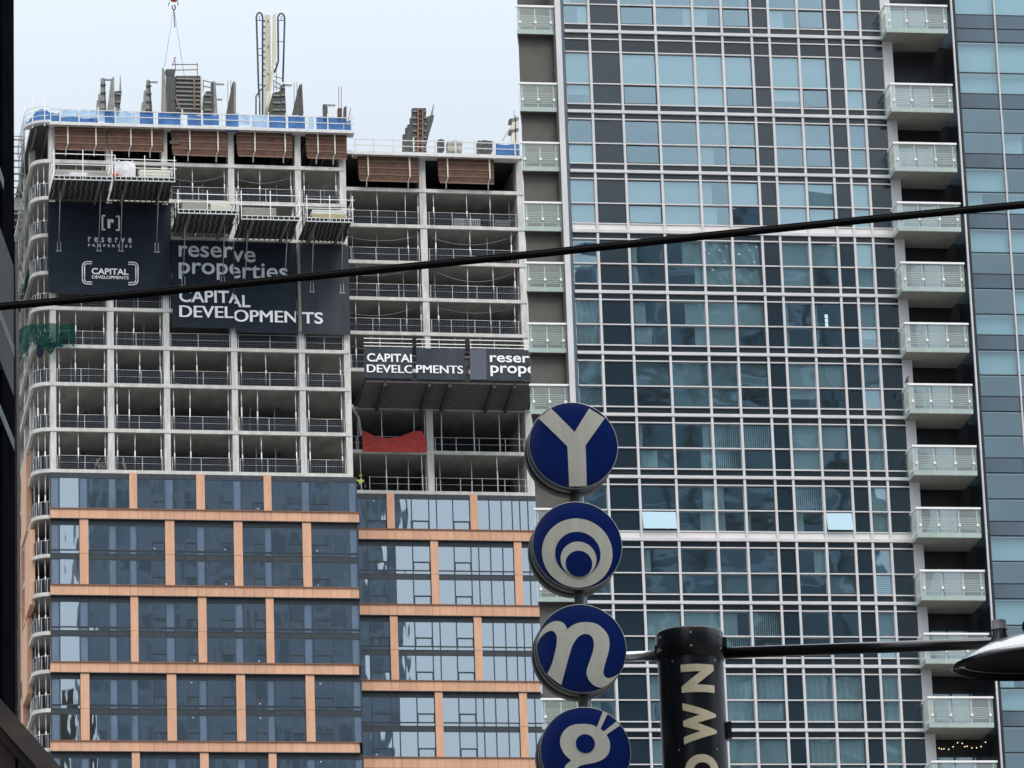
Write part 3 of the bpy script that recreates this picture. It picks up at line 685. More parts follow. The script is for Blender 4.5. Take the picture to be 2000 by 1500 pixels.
t = form('column_form', 'dark triangular column form with bare rebars, right of the cream boom', 'column form', 1.2,
     [('form_panel', 'form_steel', [(571, 222), (583, 170), (586, 168), (587, 222)], .35), ('frame_post', 'form_steel', [(586, 222), (585, 165), (590, 164), (593, 222)], .5)], 580, 225)
mb = MB()
for x in (574.5, 580): mb.bar(up(x, 222, 1.5), up(x, 161, 1.5), .04)
mb.build('rebar', 'rebar', t)
t = form('column_form', 'short column form with a long bracket arm near the right end of the upper deck', 'column form', 1.0,
     [('form_panel', 'form_steel', [(632, 236), (631, 204), (634, 203), (640, 209), (640, 236)], .4), ('form_panel', 'plywood', [(660, 236), (660, 211), (668, 211), (668, 236)], .4), ('form_panel', 'form_steel', [(671, 236), (672, 209), (677, 207), (677, 236)], .4)], 636, 236)
arm(t, 631, 655, 205, 1.1)
mb = MB()
for x in (661.5, 666.5): mb.bar(up(x, 214, 1.2), up(x, 169, 1.2), .045)
mb.bar(up(680, 236, 1.2), up(685, 210, 1.2), .05); mb.build('rebar', 'rebar', t)
dR = DR + 1.0
t = form('column_form', 'tall brown ladder-like column form standing on the right wing deck', 'column form', dR,
     [('form_panel', 'form_steel', [(806, 300), (805, 211), (832, 211), (833, 300)], .5), ('step_panel', 'form_steel', [(799, 300), (801, 230), (805, 230), (806, 300)], .3), ('step_panel', 'form_steel', [(795, 300), (796, 243), (800, 243), (800, 300)], .3), ('step_panel', 'form_steel', [(791, 300), (792, 249), (795, 249), (796, 300)], .3), ('step_panel', 'form_steel', [(786, 300), (787, 262), (791, 262), (791, 300)], .3), ('wedge_panel', 'form_steel', [(832, 270), (834, 228), (848, 224), (846, 236), (838, 262), (834, 280)], .4), ('pole', 'form_grey', [(840, 226), (847, 202), (848, 202), (845, 226)], .05)], 815, 300)
ribs_on(t, 806, 814, 218, 294, 7, dR); ribs_on(t, 828, 833, 218, 294, 7, dR)
MB().prism(pz([(815, 300), (815.5, 212), (818, 212), (818, 300)], dR - .2), dR - .2, dR - .01).build('ladder_stile', 'batten', t)
MB().prism(pz([(824, 300), (824.5, 212), (827, 212), (827, 300)], dR - .2), dR - .2, dR - .01).build('ladder_stile', 'batten', t)
MB().prism(pz([(818.2, 300), (818.2, 213), (824, 213), (824, 300)], dR - .1), dR - .1, dR - .02).build('form_panel', 'plywood', t)
mb = MB()
for i in range(9): a, b = up(818.2, 214 + i * 9.5, dR - .15), up(824, 214 + i * 9.5, dR - .15); mb.box(a[0], b[0], dR - .18, dR - .11, a[2] - .03, a[2] + .03)
mb.build('ladder_rung', 'batten', t)
t = form('column_form', 'pale clamped column form with rebar beside the glass tower edge', 'column form', dR,
     [('form_panel', 'rib_paint', [(999, 300), (1000, 230), (1006, 229), (1006, 300)], .4), ('form_panel', 'rib_paint', [(1008, 300), (1008, 228), (1013, 228), (1013, 300)], .4), ('clamp', 'form_steel', [(995, 240), (995, 232), (1013, 229), (1013, 236)], .6), ('clamp', 'form_steel', [(995, 261), (995, 254), (1013, 250), (1013, 257)], .6), ('frame_post', 'form_steel', [(1006.2, 300), (1006.2, 226), (1007.8, 226), (1007.8, 300)], .5)], 1003, 300)
mb = MB(); mb.bar(up(1004, 228, dR), up(1004, 216, dR), .04).bar(up(997, 250, dR), up(981, 275, dR), .05).build('brace', 'rebar', t)

# stacks of gear behind the right wing fence
for (x0, x1, y0, y1, mat, lab) in ((856, 868, 272, 292, 'form_steel', 'dark crate behind the right wing fence, left of the pale blocks'), (874, 903, 275, 294, 'block', 'stack of pale concrete blocks behind the right wing fence'), (933, 962, 274, 294, 'form_steel', 'wide dark crate behind the right wing fence, near the blue tarp')):
    d = DR + .6; u0, z1 = Lh(x0, y0, d); u1 = Lh(x1, y0, d)[0]; z0 = Lh(x0, y1, d)[1]; mb = MB()
    for i in range(3):
        for j in range(3): mb.box(u0 + (u1 - u0) * i / 3 + .01, u0 + (u1 - u0) * (i + 1) / 3 - .01, d + rnd.uniform(0, .05), d + .8, z0 + (z1 - z0) * j / 3 + .01, z0 + (z1 - z0) * (j + 1) / 3 - .005 + (.05 if j == 2 and i == 1 else 0))
    solo(mb, 'material_stack', mat, lab, 'stack', L, u0, d, z0)

# concrete placing boom
bd = 5.0
bt = thing('concrete_boom', 'folded cream concrete placing boom with dark looped delivery pipes rising above the roof', 'placing boom', L, *(lambda q: (q[0], bd, q[1]))(Lh(520, 225, bd)))
MB().prism(pz([(517, 225), (518, 29), (528, 29), (529, 150), (528, 225)], bd), bd, bd + .45).build('boom_section', 'cream', bt)
MB().prism(pz([(521, 225), (533, 120), (534, 28), (539, 26), (540, 110), (537, 125), (529, 180), (527, 225)], bd - .5), bd - .5, bd - .12).build('boom_section', 'cream', bt)
MB().prism(pz([(518, 215), (520, 178), (528, 178), (524, 200)], bd - .8), bd - .8, bd - .52).build('boom_bracket', 'cream', bt)
mb = MB()
for y in range(40, 160, 12): a = up(516, y, bd); MB().box(a[0] - .09, a[0] + .1, bd, bd + .2, a[2] - .05, a[2] + .05).build('hinge_lug', 'form_grey', bt)
for y in (42, 92, 145): a = up(523.5, y, bd); MB().box(a[0] - .04, a[0] + .04, bd - .012, bd, a[2] - .12, a[2] + .12).build('slot', 'form_steel', bt)
def arcpx(x0, x1, yt, y, n=8): return [((x0 + x1) / 2 - (x1 - x0) / 2 * math.cos(math.pi * i / n), y - (y - yt) * math.sin(math.pi * i / n)) for i in range(n + 1)]
lp = [(500, 225), (500.5, 188)]
MB().tube([up(x, y, bd - .3) for x, y in [(506.5, 190), (505, 170), (501, 40)] + arcpx(500.5, 513, 24.5, 36) + [(513, 225)]], .075, 8).build('delivery_pipe', 'pipe', bt)
MB().tube([up(x, y, bd - .3) for x, y in [(535, 142), (540, 132), (543.5, 120), (543, 40)] + arcpx(542.5, 556, 26, 38) + [(554.5, 90), (552.5, 160)]], .075, 8).build('delivery_pipe', 'pipe', bt)
mb = MB(); mb.tube([up(x, y, bd - .35) for x, y in [(500, 225), (500, 188), (507, 178), (518, 166)]], .06, 6).tube([up(x, y, bd - .35) for x, y in [(507.5, 225), (507, 178)]], .06, 6).build('delivery_pipe', 'pipe', bt)
mb = MB()
for (a, b) in (((501, 40), (513, 40)), ((504, 95), (513, 95)), ((505, 108), (513, 108)), ((506, 166), (513, 166)), ((543, 40), (556, 40)), ((541, 81), (555, 82)), ((535, 149), (553, 154)), ((507, 31), (507, 40)), ((549, 31), (549, 40)), ((539, 120), (540, 176))): mb.bar(up(*a, bd - .3), up(*b, bd - .3), .05)
mb.build('pipe_clamp', 'pipe', bt)

# crane hook with its slings, over the ladder wall form
hd = 3.0
a = up(339, 20, hd); hk = thing('crane_hook_block', 'red crane hook block with thin slings hanging over the roof forms', 'crane hook', L, a[0], hd, a[2])
p = MB(); c = up(339.5, -6, hd); p.ball((c[0], hd, c[2] + .1), .42, 7, (1, .55, 1.3)); p.box(c[0] - .36, c[0] + .36, hd - .2, hd + .2, c[2] - .2, c[2] + .9); p.build('block', 'hook_red', hk)
mb = MB(); c = up(339.5, 12, hd); mb.tube([(c[0] + .13 * math.sin(q), hd, c[2] - .1 + .2 * math.cos(q)) for q in [i * .6 for i in range(10)]], .05, 6); mb.bar(up(331, 4, hd), up(329, 11, hd), .07).bar(up(347, 4, hd), up(348, 11, hd), .07).build('hook', 'form_steel', hk)
mb = MB(); mb.tube([up(339, 18, hd), up(321, 131, hd)], .018, 4).tube([up(340, 18, hd), up(360, 149, hd)], .018, 4).build('sling', 'wire', hk)
MB().prism(pz([(338.3, 18), (340.8, 18), (342.8, 52), (340.4, 54)], hd), hd, hd + .06).build('strap', 'form_grey', hk)
MB().tube([(up(339.5, -10, hd)[0], hd, up(339.5, -10, hd)[2]), (up(339.5, -10, hd)[0], hd, up(339.5, -10, hd)[2] + 14)], .03, 4).build('cable', 'wire', hk)
# ================================================================= LOADING PLATFORMS, BANNERS, CANOPY
def platform(label, x0, x1, yt, yd, yback, xb0, xb1, struts, mats):
    """outrigger deck: the front edge is seen at yd, its back edge (yback) meets the facade"""
    zb = Lh((xb0 + xb1) / 2, yback, .1)[1]
    # find how far the front sticks out so that a level deck shows its edge at yd
    lo, hi = -9.0, 0.0
    for _ in range(40):
        mid = (lo + hi) / 2
        if Lh((x0 + x1) / 2, yd, mid)[1] > zb: hi = mid
        else: lo = mid
    df = (lo + hi) / 2
    z = zb; u0, u1 = Lh(x0, yd, df)[0], Lh(x1, yd, df)[0]
    t = thing('loading_platform', label, 'loading platform', L, u0, df, z, 'loading platforms on the left wing')
    MB().box(u0, u1, df, -.1, z - .02, z + .06).build('deck', 'deck_dark', t)
    mb = MB(); n = 11
    for i in range(n): u = u0 + .1 + (u1 - u0 - .25) * i / (n - 1); mb.box(u, u + .09, df + .1, df * .52, z - .16, z - .021).box(u + .12, u + .2, df * .50, -.15, z - .16, z - .021)
    mb.build('joist', 'joist', t)
    mb = MB()
    for f in (.20, .80): u = u0 + (u1 - u0) * f; mb.box(u - .09, u + .09, df + .05, .9, z - .42, z - .162)
    mb.build('outrigger_beam', 'joist', t)
    mb = MB(); mb.box(u0 - .05, u1 + .05, df - .06, df - .005, z - .02, z + .05).box(u0 - .05, u1 + .05, df - .06, df - .005, z - .30, z - .22)
    for i in range(12): u = u0 + (u1 - u0) * i / 11; mb.box(u - .03, u + .03, df - .05, df - .01, z - .22, z - .02)
    mb.build('edge_truss', 'galvanised', t)
    h = Lh((x0 + x1) / 2, yt, df)[1] - z
    mb = MB()
    for k in (0, .5, 1):
        u = u0 + (u1 - u0) * k; mb.bar((u, df, z - .25), (u, df, z + h + .25), .06)
    for q in (.95, .5): mb.bar((u0 - .15, df, z + h * q), (u1 + .15, df, z + h * q), .05); mb.bar((u0, df, z + h * q), (u0, -.4, z + h * q), .045); mb.bar((u1, df, z + h * q), (u1, -.4, z + h * q), .045)
    for uu in (u0, u1):
        for k in (.33, .66): mb.bar((uu, df * k, z), (uu, df * k, z + h), .045)
    mb.build('railing', 'white_metal', t)
    for (a, ya, b, yb) in struts:
        p, q = up(a, ya, df * .55), up(b, yb, -.25); s = MB(); s.tube([(p[0], df * .55, z - .2), q], .035, 6)
        s.box(q[0] - .13, q[0] - .09, -.3, -.2, q[2] - .75, q[2] - .0).box(q[0] + .09, q[0] + .13, -.3, -.2, q[2] - .75, q[2] - .0).box(q[0] - .22, q[0] + .22, -.3, -.2, q[2] - .78, q[2] - .72)
        s.build('strut', 'rail_grey', t)
    return df, z, u0, u1
PFS = [platform('loading platform with grey insulation rolls, farthest left on the tower', 105, 219, 299, 345, 392, 97, 208, [(118, 378, 115, 472), (197, 378, 193, 472)], 0),
       platform('loading platform carrying a big white bulk bag', 225, 341, 310, 347, 393, 218, 329, [(239, 380, 236, 472), (310, 380, 306, 474)], 0),
       platform('loading platform with pale wrapped crates above the word reserve', 348, 463, 378, 411, 457, 341, 453, [(362, 447, 358, 540), (439, 447, 435, 540)], 0),
       platform('loading platform with stacked grey boards, second from the right wing', 472, 585, 379, 423, 468, 464, 576, [(484, 460, 479, 548), (562, 460, 556, 552)], 0),
       platform('loading platform with yellow lumber at the right corner of the left wing', 600, 689, 388, 427, 472, 592, 676, [(613, 460, 609, 552), (669, 462, 668, 554)], 0)]
def cargo(pi, f0, f1, h, dd, mat, name, label, cat, layers=1, z_off=.07):
    df, z, u0, u1 = PFS[pi]; a, b = u0 + (u1 - u0) * f0, u0 + (u1 - u0) * f1; mb = MB()
    for i in range(layers):
        z0 = z + z_off + h * i / layers; mb.box(a + rnd.uniform(0, .06), b - rnd.uniform(0, .06), df + dd, df + dd + 1.3, z0, z0 + h / layers - .02)
    solo(mb, name, mat, label, cat, L, a, df + dd, z + z_off)
# white bulk bag: a slumped cube with lifting loops
df, z, u0, u1 = PFS[1]; bw = (u1 - u0) * .33; cu = u0 + (u1 - u0) * .19
bag = thing('bulk_bag', 'bulging white bulk bag standing on a loading platform', 'bag', L, cu, df + .9, z + .06)
mb = MB()
def bagpt(s, t):
    q = 2 * math.pi * s; r = .5 * bw * (1 + .05 * math.sin(math.pi * t)) * (.88 + .10 * math.cos(4 * q + .6))
    return (cu + r * math.cos(q) * 1.05, df + .9 + r * math.sin(q), z + .06 + 1.28 * t + .04 * math.sin(3 * q + 5 * t))
mb.grid(bagpt, 28, 6); mb.grid(lambda s, t: (cu + (bagpt(s, 1)[0] - cu) * (1 - t), df + .9 + (bagpt(s, 1)[1] - df - .9) * (1 - t), bagpt(s, 1)[2] + .12 * t), 28, 2)
mb.build('sack', 'bag_white', bag)
mb = MB()
for sx in (-.35, .35): mb.tube([(cu + sx * bw + .1 * math.cos(a_), df + .6, z + 1.3 + .22 * math.sin(a_)) for a_ in [math.pi * i / 6 for i in range(7)]], .025, 5)
mb.build('loop', 'bag_white', bag)
solo(MB().ball((u0 + .02, df + .3, z + .28), .24, 5, (1.2, .8, .8)), 'debris_bag', 'orange', 'small orange bag beside the white bulk bag', 'bag', L, u0, df + .3, z + .06)
cargo(0, .28, .60, .45, .5, 'bag_white', 'insulation_roll', 'pale wrapped bundle lying on the farthest left loading platform', 'bundle', 1)
cargo(0, .05, .97, 1.05, 1.6, 'block', 'material_stack', 'long grey stack along the back of the farthest left loading platform', 'stack', 4)
cargo(1, .42, .96, .95, 1.0, 'rib_paint', 'material_stack', 'pale stacked sheets right of the white bulk bag', 'stack', 4)
cargo(2, .08, .52, .95, .5, 'block', 'crate', 'pale grey crate on the platform above the word reserve, left half', 'crate', 1)
cargo(2, .56, .92, .85, .7, 'rib_paint', 'crate', 'pale crate on the platform above the word reserve, right half', 'crate', 1)
cargo(3, .04, .62, .8, .5, 'block', 'board_stack', 'stack of grey boards on the loading platform', 'stack', 6)
cargo(4, .12, .88, .45, .5, 'lumber', 'lumber_stack', 'yellow lumber stack on the corner loading platform', 'lumber', 4)
cargo(4, .12, .86, .35, .5, 'board_white', 'board_stack', 'white boards lying on the yellow lumber stack', 'boards', 2, .53)

BD = -.28
def banner(label, x0, x1, y0, y1, d, mat='banner', name='banner', thick=.03):
    u0, z1 = Lh(x0, y0, d); u1 = Lh(x1, (y0 + y1) / 2, d)[0]; z0 = Lh(x0, y1, d)[1]
    t = thing(name, label, 'banner', L, u0, d, z0, 'dark printed banners on the tower')
    n = 10
    def f(s, q): return (u0 + (u1 - u0) * s, d + .012 * math.sin(s * 9 + q * 5) * math.sin(math.pi * q), z0 + (z1 - z0) * q)
    MB().grid(f, n, n).build('fabric', mat, t)
    mb = MB()
    for i in range(3): u = u0 + (u1 - u0) * i / 2; mb.box(u - .015, u + .015, d + .02, d + .06, z0, z1)
    mb.box(u0, u1, d + .02, d + .06, z1 - .05, z1).build('batten', 'dark_alu', t)
    return t
def say(t, *a, mat='print_white', name='lettering', **k): lettering(L, *a, **k).build(name, mat, t)
TD = BD - .03
b1 = banner('large dark banner with a bracketed r emblem and a small bracketed CAPITAL DEVELOPMENTS mark', 94, 333, 394, 572, BD, 'banner')
def px_rect(mb, x0, x1, y0, y1, d=TD, th=.012): mb.prism(pz([(x0, y1), (x1, y1), (x1, y0), (x0, y0)], d), d - th, d); return mb
mb = MB()
for (a, b, c, e_) in ((198.5, 201.6, 420, 450), (198.5, 205.5, 420, 423), (198.5, 205.5, 447, 450), (231, 234, 421, 451), (226.5, 234, 421, 424), (226.5, 234, 448, 451)):
    px_rect(mb, a, b, c, e_)
    if e_ == 450 and c == 447 or e_ == 451 and c == 448: mb.build('bracket', 'print_white', b1); mb = MB()
say(b1, 'r', 210, 223, 444, 428, TD, ref='x', bold=.05, mat='print_white')
say(b1, 'reserve', 172, 257, 472, 463, TD, ref='x', bold=.02, spacing=1.9, mat='print_grey')
say(b1, 'PROPERTIES', 172, 257, 481.5, 476.5, TD, bold=.03, spacing=1.9, mat='print_grey')
say(b1, 'CAPITAL', 179, 251, 535, 523.5, TD, bold=.025)
say(b1, 'DEVELOPMENTS', 180, 251, 544, 538, TD, bold=.02)
mb = MB()
for sgn, xc in ((1, 161), (-1, 269.5)):
    for off in (0, 4.2):
        yo = 1.2 if sgn < 0 else 0
        r = 9 - off; x_ = xc + sgn * off; w = 2.6
        out = [(x_ + sgn * 19 - sgn * off, 511 + off + yo)] + [(x_ + sgn * (r - r * math.sin(q)), 511 + off + yo + r - r * math.cos(q)) for q in [math.pi / 2 * i / 5 for i in range(6)]]
        out += [(x_ + sgn * (r - r * math.cos(q)), 555 - off + yo - r + r * math.sin(q)) for q in [math.pi / 2 * i / 5 for i in range(6)]] + [(x_ + sgn * 19 - sgn * off, 555 - off + yo)]
        pts = pz(out, TD)
        for (p_, q_) in zip(pts, pts[1:]):
            if (p_[0] - q_[0]) ** 2 + (p_[1] - q_[1]) ** 2 > 1e-6: mb.tube([(p_[0], TD, p_[1]), (q_[0], TD, q_[1])], .045, 6)
    mb.build('bracket_mark', 'print_white', b1); mb = MB()
b2 = banner('dark banner panel beginning the words reserve properties CAPITAL DEVELOPMENTS', 336, 456.5, 469, 639, BD)
b3 = banner('dark banner panel carrying the middle of the words, hung a little lower', 457.5, 578, 474, 649, BD - .04)
b4 = banner('worn greyish banner panel ending with the letters TS', 586.5, 682, 477, 652, BD, 'banner_worn')
T3 = BD - .07
for t, d, dy, cl in ((b2, TD, 0, (None, 456)), (b3, T3, 7.5, (458, None))):
    say(t, 'reserve', 349, 499, 500.5 + dy, 479.5 + dy, d, ref='x', bold=.012, clip=cl, mat='print_grey')
    say(t, 'properties', 349, 562, 533.5 + dy * .9, 512.5 + dy * .9, d, ref='x', bold=.012, clip=cl, mat='print_grey')
    say(t, 'CAPITAL', 350, 489, 589 + dy, 566 + dy, d, bold=.020, clip=cl)
    say(t, 'DEVELOPMEN', 351, 580, 619 + dy * .85, 596.5 + dy * .85, d, bold=.012, clip=(cl[0], cl[1] or 577.5))
say(b4, 'TS', 590, 631, 631, 609.5, TD, bold=.020)
# dark pole between the panels
u, z1 = Lh(583, 480, BD); z0 = Lh(583, 648, BD)[1]
solo(MB().box(u - .09, u + .11, BD, BD + .15, z0, z1), 'banner_pole', 'form_grey', 'grey pole between the banner ending in TS and its neighbour', 'pole', L, u, BD, z0)

# protective canopy of the right wing: front boards, sloping dark underside
cdp = DR - 4.6
zb_ = Lh(860, 797, DR - .05)[1]; uc0, zf = Lh(712, 741, cdp); uc1 = Lh(1045, 744, cdp)[0]
can = thing('protective_canopy', 'wide canopy with a sloping dark joisted underside jutting from the right wing', 'canopy', L, uc0, cdp, zf)
MB().add([(uc0, cdp, zf), (uc1, cdp, zf), (uc1 + .4, DR - .05, zb_), (uc0 - .2, DR - .05, zb_), (uc0, cdp, zf + .12), (uc1, cdp, zf + .12), (uc1 + .4, DR - .05, zb_ + .12), (uc0 - .2, DR - .05, zb_ + .12)],
         [(0, 3, 2, 1), (4, 5, 6, 7), (0, 1, 5, 4), (1, 2, 6, 5), (2, 3, 7, 6), (3, 0, 4, 7)]).build('sloped_deck', 'deck_dark', can)
mb = MB()
for i in range(15):
    f = i / 14; d_ = cdp + .15 + (DR - .3 - cdp) * f; z_ = zf + (zb_ - zf) * (d_ - cdp) / (DR - .05 - cdp); mb.box(uc0 + .1, uc1, d_ - .05, d_ + .05, z_ - .14, z_ - .0)
mb.build('joist', 'joist', can)
mb = MB()
for f in (.12, .38, .50, .76, .88):
    u = uc0 + (uc1 - uc0) * f; mb.add([(u - .12, cdp + .1, zf - .45), (u + .12, cdp + .1, zf - .45), (u + .12, DR - .1, zb_ - .35), (u - .12, DR - .1, zb_ - .35), (u - .12, cdp + .1, zf - .1), (u + .12, cdp + .1, zf - .1), (u + .12, DR - .1, zb_), (u - .12, DR - .1, zb_)],
           [(0, 3, 2, 1), (4, 5, 6, 7), (0, 1, 5, 4), (1, 2, 6, 5), (2, 3, 7, 6), (3, 0, 4, 7)]); mb.build('canopy_beam', 'deck_dark', can); mb = MB()
def cpanel(label, x0, x1, y0, y1, d=cdp - .1, patch=None, name='banner'):
    t = banner(label, x0, x1, y0, y1, d, 'banner_worn')
    if patch: MB().prism(pz([(patch[0], y1 - .5), (patch[1], y1 - .5), (patch[1], y0 + .5), (patch[0], y0 + .5)], d - .02), d - .035, d - .02).build('faded_strip', 'banner_grey', t)
    a, b = Lh(x0, 660, d)[0], Lh(x1, 660, d)[0]; zt = Lh(x0, y0, d)[1]; mb = MB()
    for h in (.12, .38, .72): mb.box(a, b, d + .03, d + .07, zt + h - .03, zt + h + .03)
    mb.build('rail', 'white_metal', t)
    for f in (.16, .80): u = a + (b - a) * f; MB().box(u - .07, u + .07, d + .08, d + .16, zt - .2, zt + .95).build('rail_post', 'form_steel', t)
    return t
cd1 = cdp - .13
c1 = cpanel('grey canopy banner panel reading CAPITA over DEVELO', 710.5, 805, 678, 738)
c2 = cpanel('grey canopy banner panel reading only PMENTS', 813, 908, 680, 740.5)
c3 = cpanel('grey canopy banner panel with the words reserve properties running behind the glass tower', 917, 1047, 681.5, 742, patch=(918, 950))
say(c1, 'CAPITAL', 717, 812, 705.5, 690, cd1, bold=.020, clip=(None, 804.5)); say(c1, 'DEVELOPMENTS', 717, 904, 727, 712, cd1, bold=.020, clip=(None, 804.5))
say(c2, 'PMENTS', 813.5, 904, 728, 713, cd1, bold=.012)
say(c3, 'reserve', 957, 1066, 706.5, 694, cd1, ref='x', bold=.015, clip=(None, 1045)); say(c3, 'properties', 958, 1114, 727.5, 714, cd1, ref='x', bold=.015, clip=(None, 1045))
u, z = Lh(912, 712, cdp + .3); solo(MB().box(u - .12, u + .12, cdp + .25, cdp + .4, z - .9, z + .1).box(u - .16, u + .16, cdp + .22, cdp + .25, z - .2, z + .25), 'canopy_post', 'form_steel', 'dark post with a small pale plate between two canopy banner panels', 'post', L, u, cdp + .3, z - .9)

# red tarp tied along a rail, with sagging top edge
td = DR - .06
ua, zt0 = Lh(707, 840, td); ub = Lh(832, 840, td)[0]; zbt = Lh(707, 882, td)[1]
def redpt(s, t):
    sagz = .62 * math.sin(math.pi * min(1, s / .8)) if s < .8 else 0
    top = zt0 - sagz - (.0 if s < .93 else (s - .93) * 9)
    return (ua + (ub - ua) * s, td - .05 + .07 * math.sin(s * 31 + 2 * t) * t * (.4 + .6 * abs(math.sin(s * 4))) + .05 * math.sin(s * 9 + t * 7), zbt + (top - zbt) * t)
solo(MB().grid(redpt, 70, 12), 'red_tarp', 'tarp_red', 'sagging red tarp tied across an open floor of the right wing', 'tarp', L, ua, td, zbt)
MB().tube([up(832, 862, td - .02), up(706, 858, td - .02)], .02, 5).build('cord', 'rail_grey', LT)
# broken brace by the red tarp
MB().tube([up(690, 798, DR - .4), up(700, 815, DR - .4), up(705, 850, DR - .3)], .12, 5).build('strut', 'rail_grey', can)

# green debris nets on the flank and the corner
nu, nz = Lh(37, 640, -.6)
u1_, z0_ = Lh(146, 676, -.6); z1_ = Lh(146, 636, -.6)[1]; ul = Lh(48, 640, -.6)[0]
def netpt(s, t):
    u = ul - .3 + (u1_ - ul + .3) * s; d = -.6 + (1.6 * ((.33 - s) / .33) ** 2 if s < .33 else 0)
    zb = z0_ - .15 + .35 * math.sin(s * 9) + .14 * math.sin(s * 31) - (.9 * (1 - s / .2) if s < .2 else 0); zt = z1_ + .1 + .06 * math.sin(s * 14)
    return (u, d + .22 * math.sin(s * 26 + t * 3) * (1.1 - t), zb + (zt - zb) * t)
solo(MB().grid(netpt, 60, 10), 'debris_net', 'debris_net', 'drooping green debris net hung round the left corner of the tower', 'net', L, ul, -.6, z0_)
u, z = Lh(78, 684, -.3); solo(MB().ball((u, -.1, z), .42, 6, (.7, .6, 1.3)).ball((u + .9, .0, z + .55), .35, 6, (2.2, .6, .5)), 'net_bundle', 'net_dark', 'dark blue bundle of netting on the slab edge under the green net', 'bundle', L, u, -.1, z - .5)
dd1, zt = L.side(56, 524, -RAD - .3); dd2, _ = L.side(30, 545, -RAD - .3); zb = L.side(50, 570, -RAD - .3)[1]
solo(MB().grid(lambda s, t: (-RAD - .3 - .1 * math.sin(t * 12 + s * 5), dd1 + (dd2 - dd1) * s, zb + (zt - zb) * t + .3 * s), 10, 8), 'debris_net', 'debris_net', 'bunched green net on the left flank, above the cable', 'net', L, -RAD - .3, dd1, zb)
# scaffold stair clamped to the flank, near the roof
sc = thing('scaffold_stair', 'narrow grey scaffold stair clinging to the left flank near the roof', 'scaffold', L, -RAD - 1.2, 4, SZ[7])
mb = MB(); us = (-RAD - 1.5, -RAD - .3); ds = (3.0, 8.5)
for u in us:
    for d in (3.0, 5.7, 8.5): mb.bar((u, d, SZ[6]), (u, d, SZ[0] + 1.0), .07)
for k in range(0, 7):
    for d in (3.0, 8.5): mb.bar((us[0], d, SZ[k]), (us[1], d, SZ[k]), .06)
    for u in us: mb.bar((u, 3, SZ[k]), (u, 8.5, SZ[k]), .06); mb.bar((u, 3, SZ[k] + 1), (u, 8.5, SZ[k] + 1), .05)
mb.build('frame', 'form_grey', sc)
mb = MB()
for k in range(6):
    a, b = (3.0, 8.5) if k % 2 else (8.5, 3.0)
    for u in us: mb.bar((u, a, SZ[k + 1]), (u, b, SZ[k]), .12); mb.bar((u, a, SZ[k + 1] + 1), (u, b, SZ[k] + 1), .05)
    for i in range(9): f = (i + .5) / 9; d = a + (b - a) * f; z = SZ[k + 1] + (SZ[k] - SZ[k + 1]) * f; mb.box(us[0], us[1], d - .13, d + .13, z - .02, z + .02)
mb.build('stair_flight', 'galvanised', sc)

# things lying on the open floors
def onfloor(x0, x1, y0, y1, d, mat, name, label, cat, layers=1, dep=.8):
    u0, z1 = Lh(x0, y0, d); u1 = Lh(x1, y0, d)[0]; z0 = Lh(x0, y1, d)[1]; mb = MB()
    for i in range(layers):
        a = z0 + (z1 - z0) * i / layers; mb.box(u0 + rnd.uniform(0, .05), u1 - rnd.uniform(0, .05), d, d + dep, a, a + (z1 - z0) / layers * .8)
    solo(mb, name, mat, label, cat, L, u0, d, z0)
onfloor(886, 938, 425, 440, DR + .5, 'board_white', 'board_stack', 'pale stacked frames on an open floor of the right wing', 'stack', 5)
onfloor(966, 994, 430, 441, DR + .5, 'block', 'block_pile', 'pile of grey blocks on the open floor beside the pale stacked frames', 'stack', 2)
onfloor(336, 353, 747, 752.5, .35, 'bag_white', 'sand_bag', 'white bag lying at a slab edge below the banners', 'bag', 1, .4)
u, z = Lh(195, 905, .5)
mb = MB()
for i in range(9): q = rnd.uniform(0, 3); mb.bar((u + rnd.uniform(-.4, .4), .5 + rnd.uniform(-.1, .3), z - .35), (u + rnd.uniform(-.4, .6), .5, z + rnd.uniform(-.1, .5)), .05)
solo(mb, 'scrap_heap', 'board_white', 'tangle of pale scrap on the lowest bare floor, left bay', 'scrap', L, u, .5, z - .4)
u, z = Lh(241, 912, .4); solo(MB().bar((u + .1, .4, z - .2), (u - .1, .4, z + .5), .06).bar((u + .2, .4, z - .2), (u - .02, .5, z + .75), .05), 'leaning_boards', 'board_white', 'two pale boards leaning on the lowest bare floor beside a column', 'boards', L, u, .4, z - .2)
u, z = Lh(579, 918, .3); solo(MB().prism([(u, z - .1), (u + .13, z - .1), (u + .3, z + .32), (u + .18, z + .32)], .3, .4), 'leaning_board', 'print_white', 'short white board leaning at the lowest bare floor, fourth bay', 'board', L, u, .3, z - .1)
for (x, y0, y1) in ((152, 790, 836), (158, 785, 836), (185, 790, 836), (197, 792, 836), (297, 786, 836), (309, 790, 836), (152, 876, 920), (200, 880, 920), (299, 872, 920), (563, 880, 922)):
    d = 9.0; 
    for k in range(7, 9):
        if SZ[k + 1] < Lh(x, y1, 0)[1] + 1.5 and SZ[k] > Lh(x, y0, 0)[1] - 1.5 and (y0 < 860) == (k == 7):
            u = Lh(x, y0, d)[0]; MB().box(u - .09, u + .09, 4.5, 4.7, SZ[k + 1] + .14, SZ[k] - .14 - rnd.uniform(.2, .9)).build('riser_pipe', 'net_dark', LT)

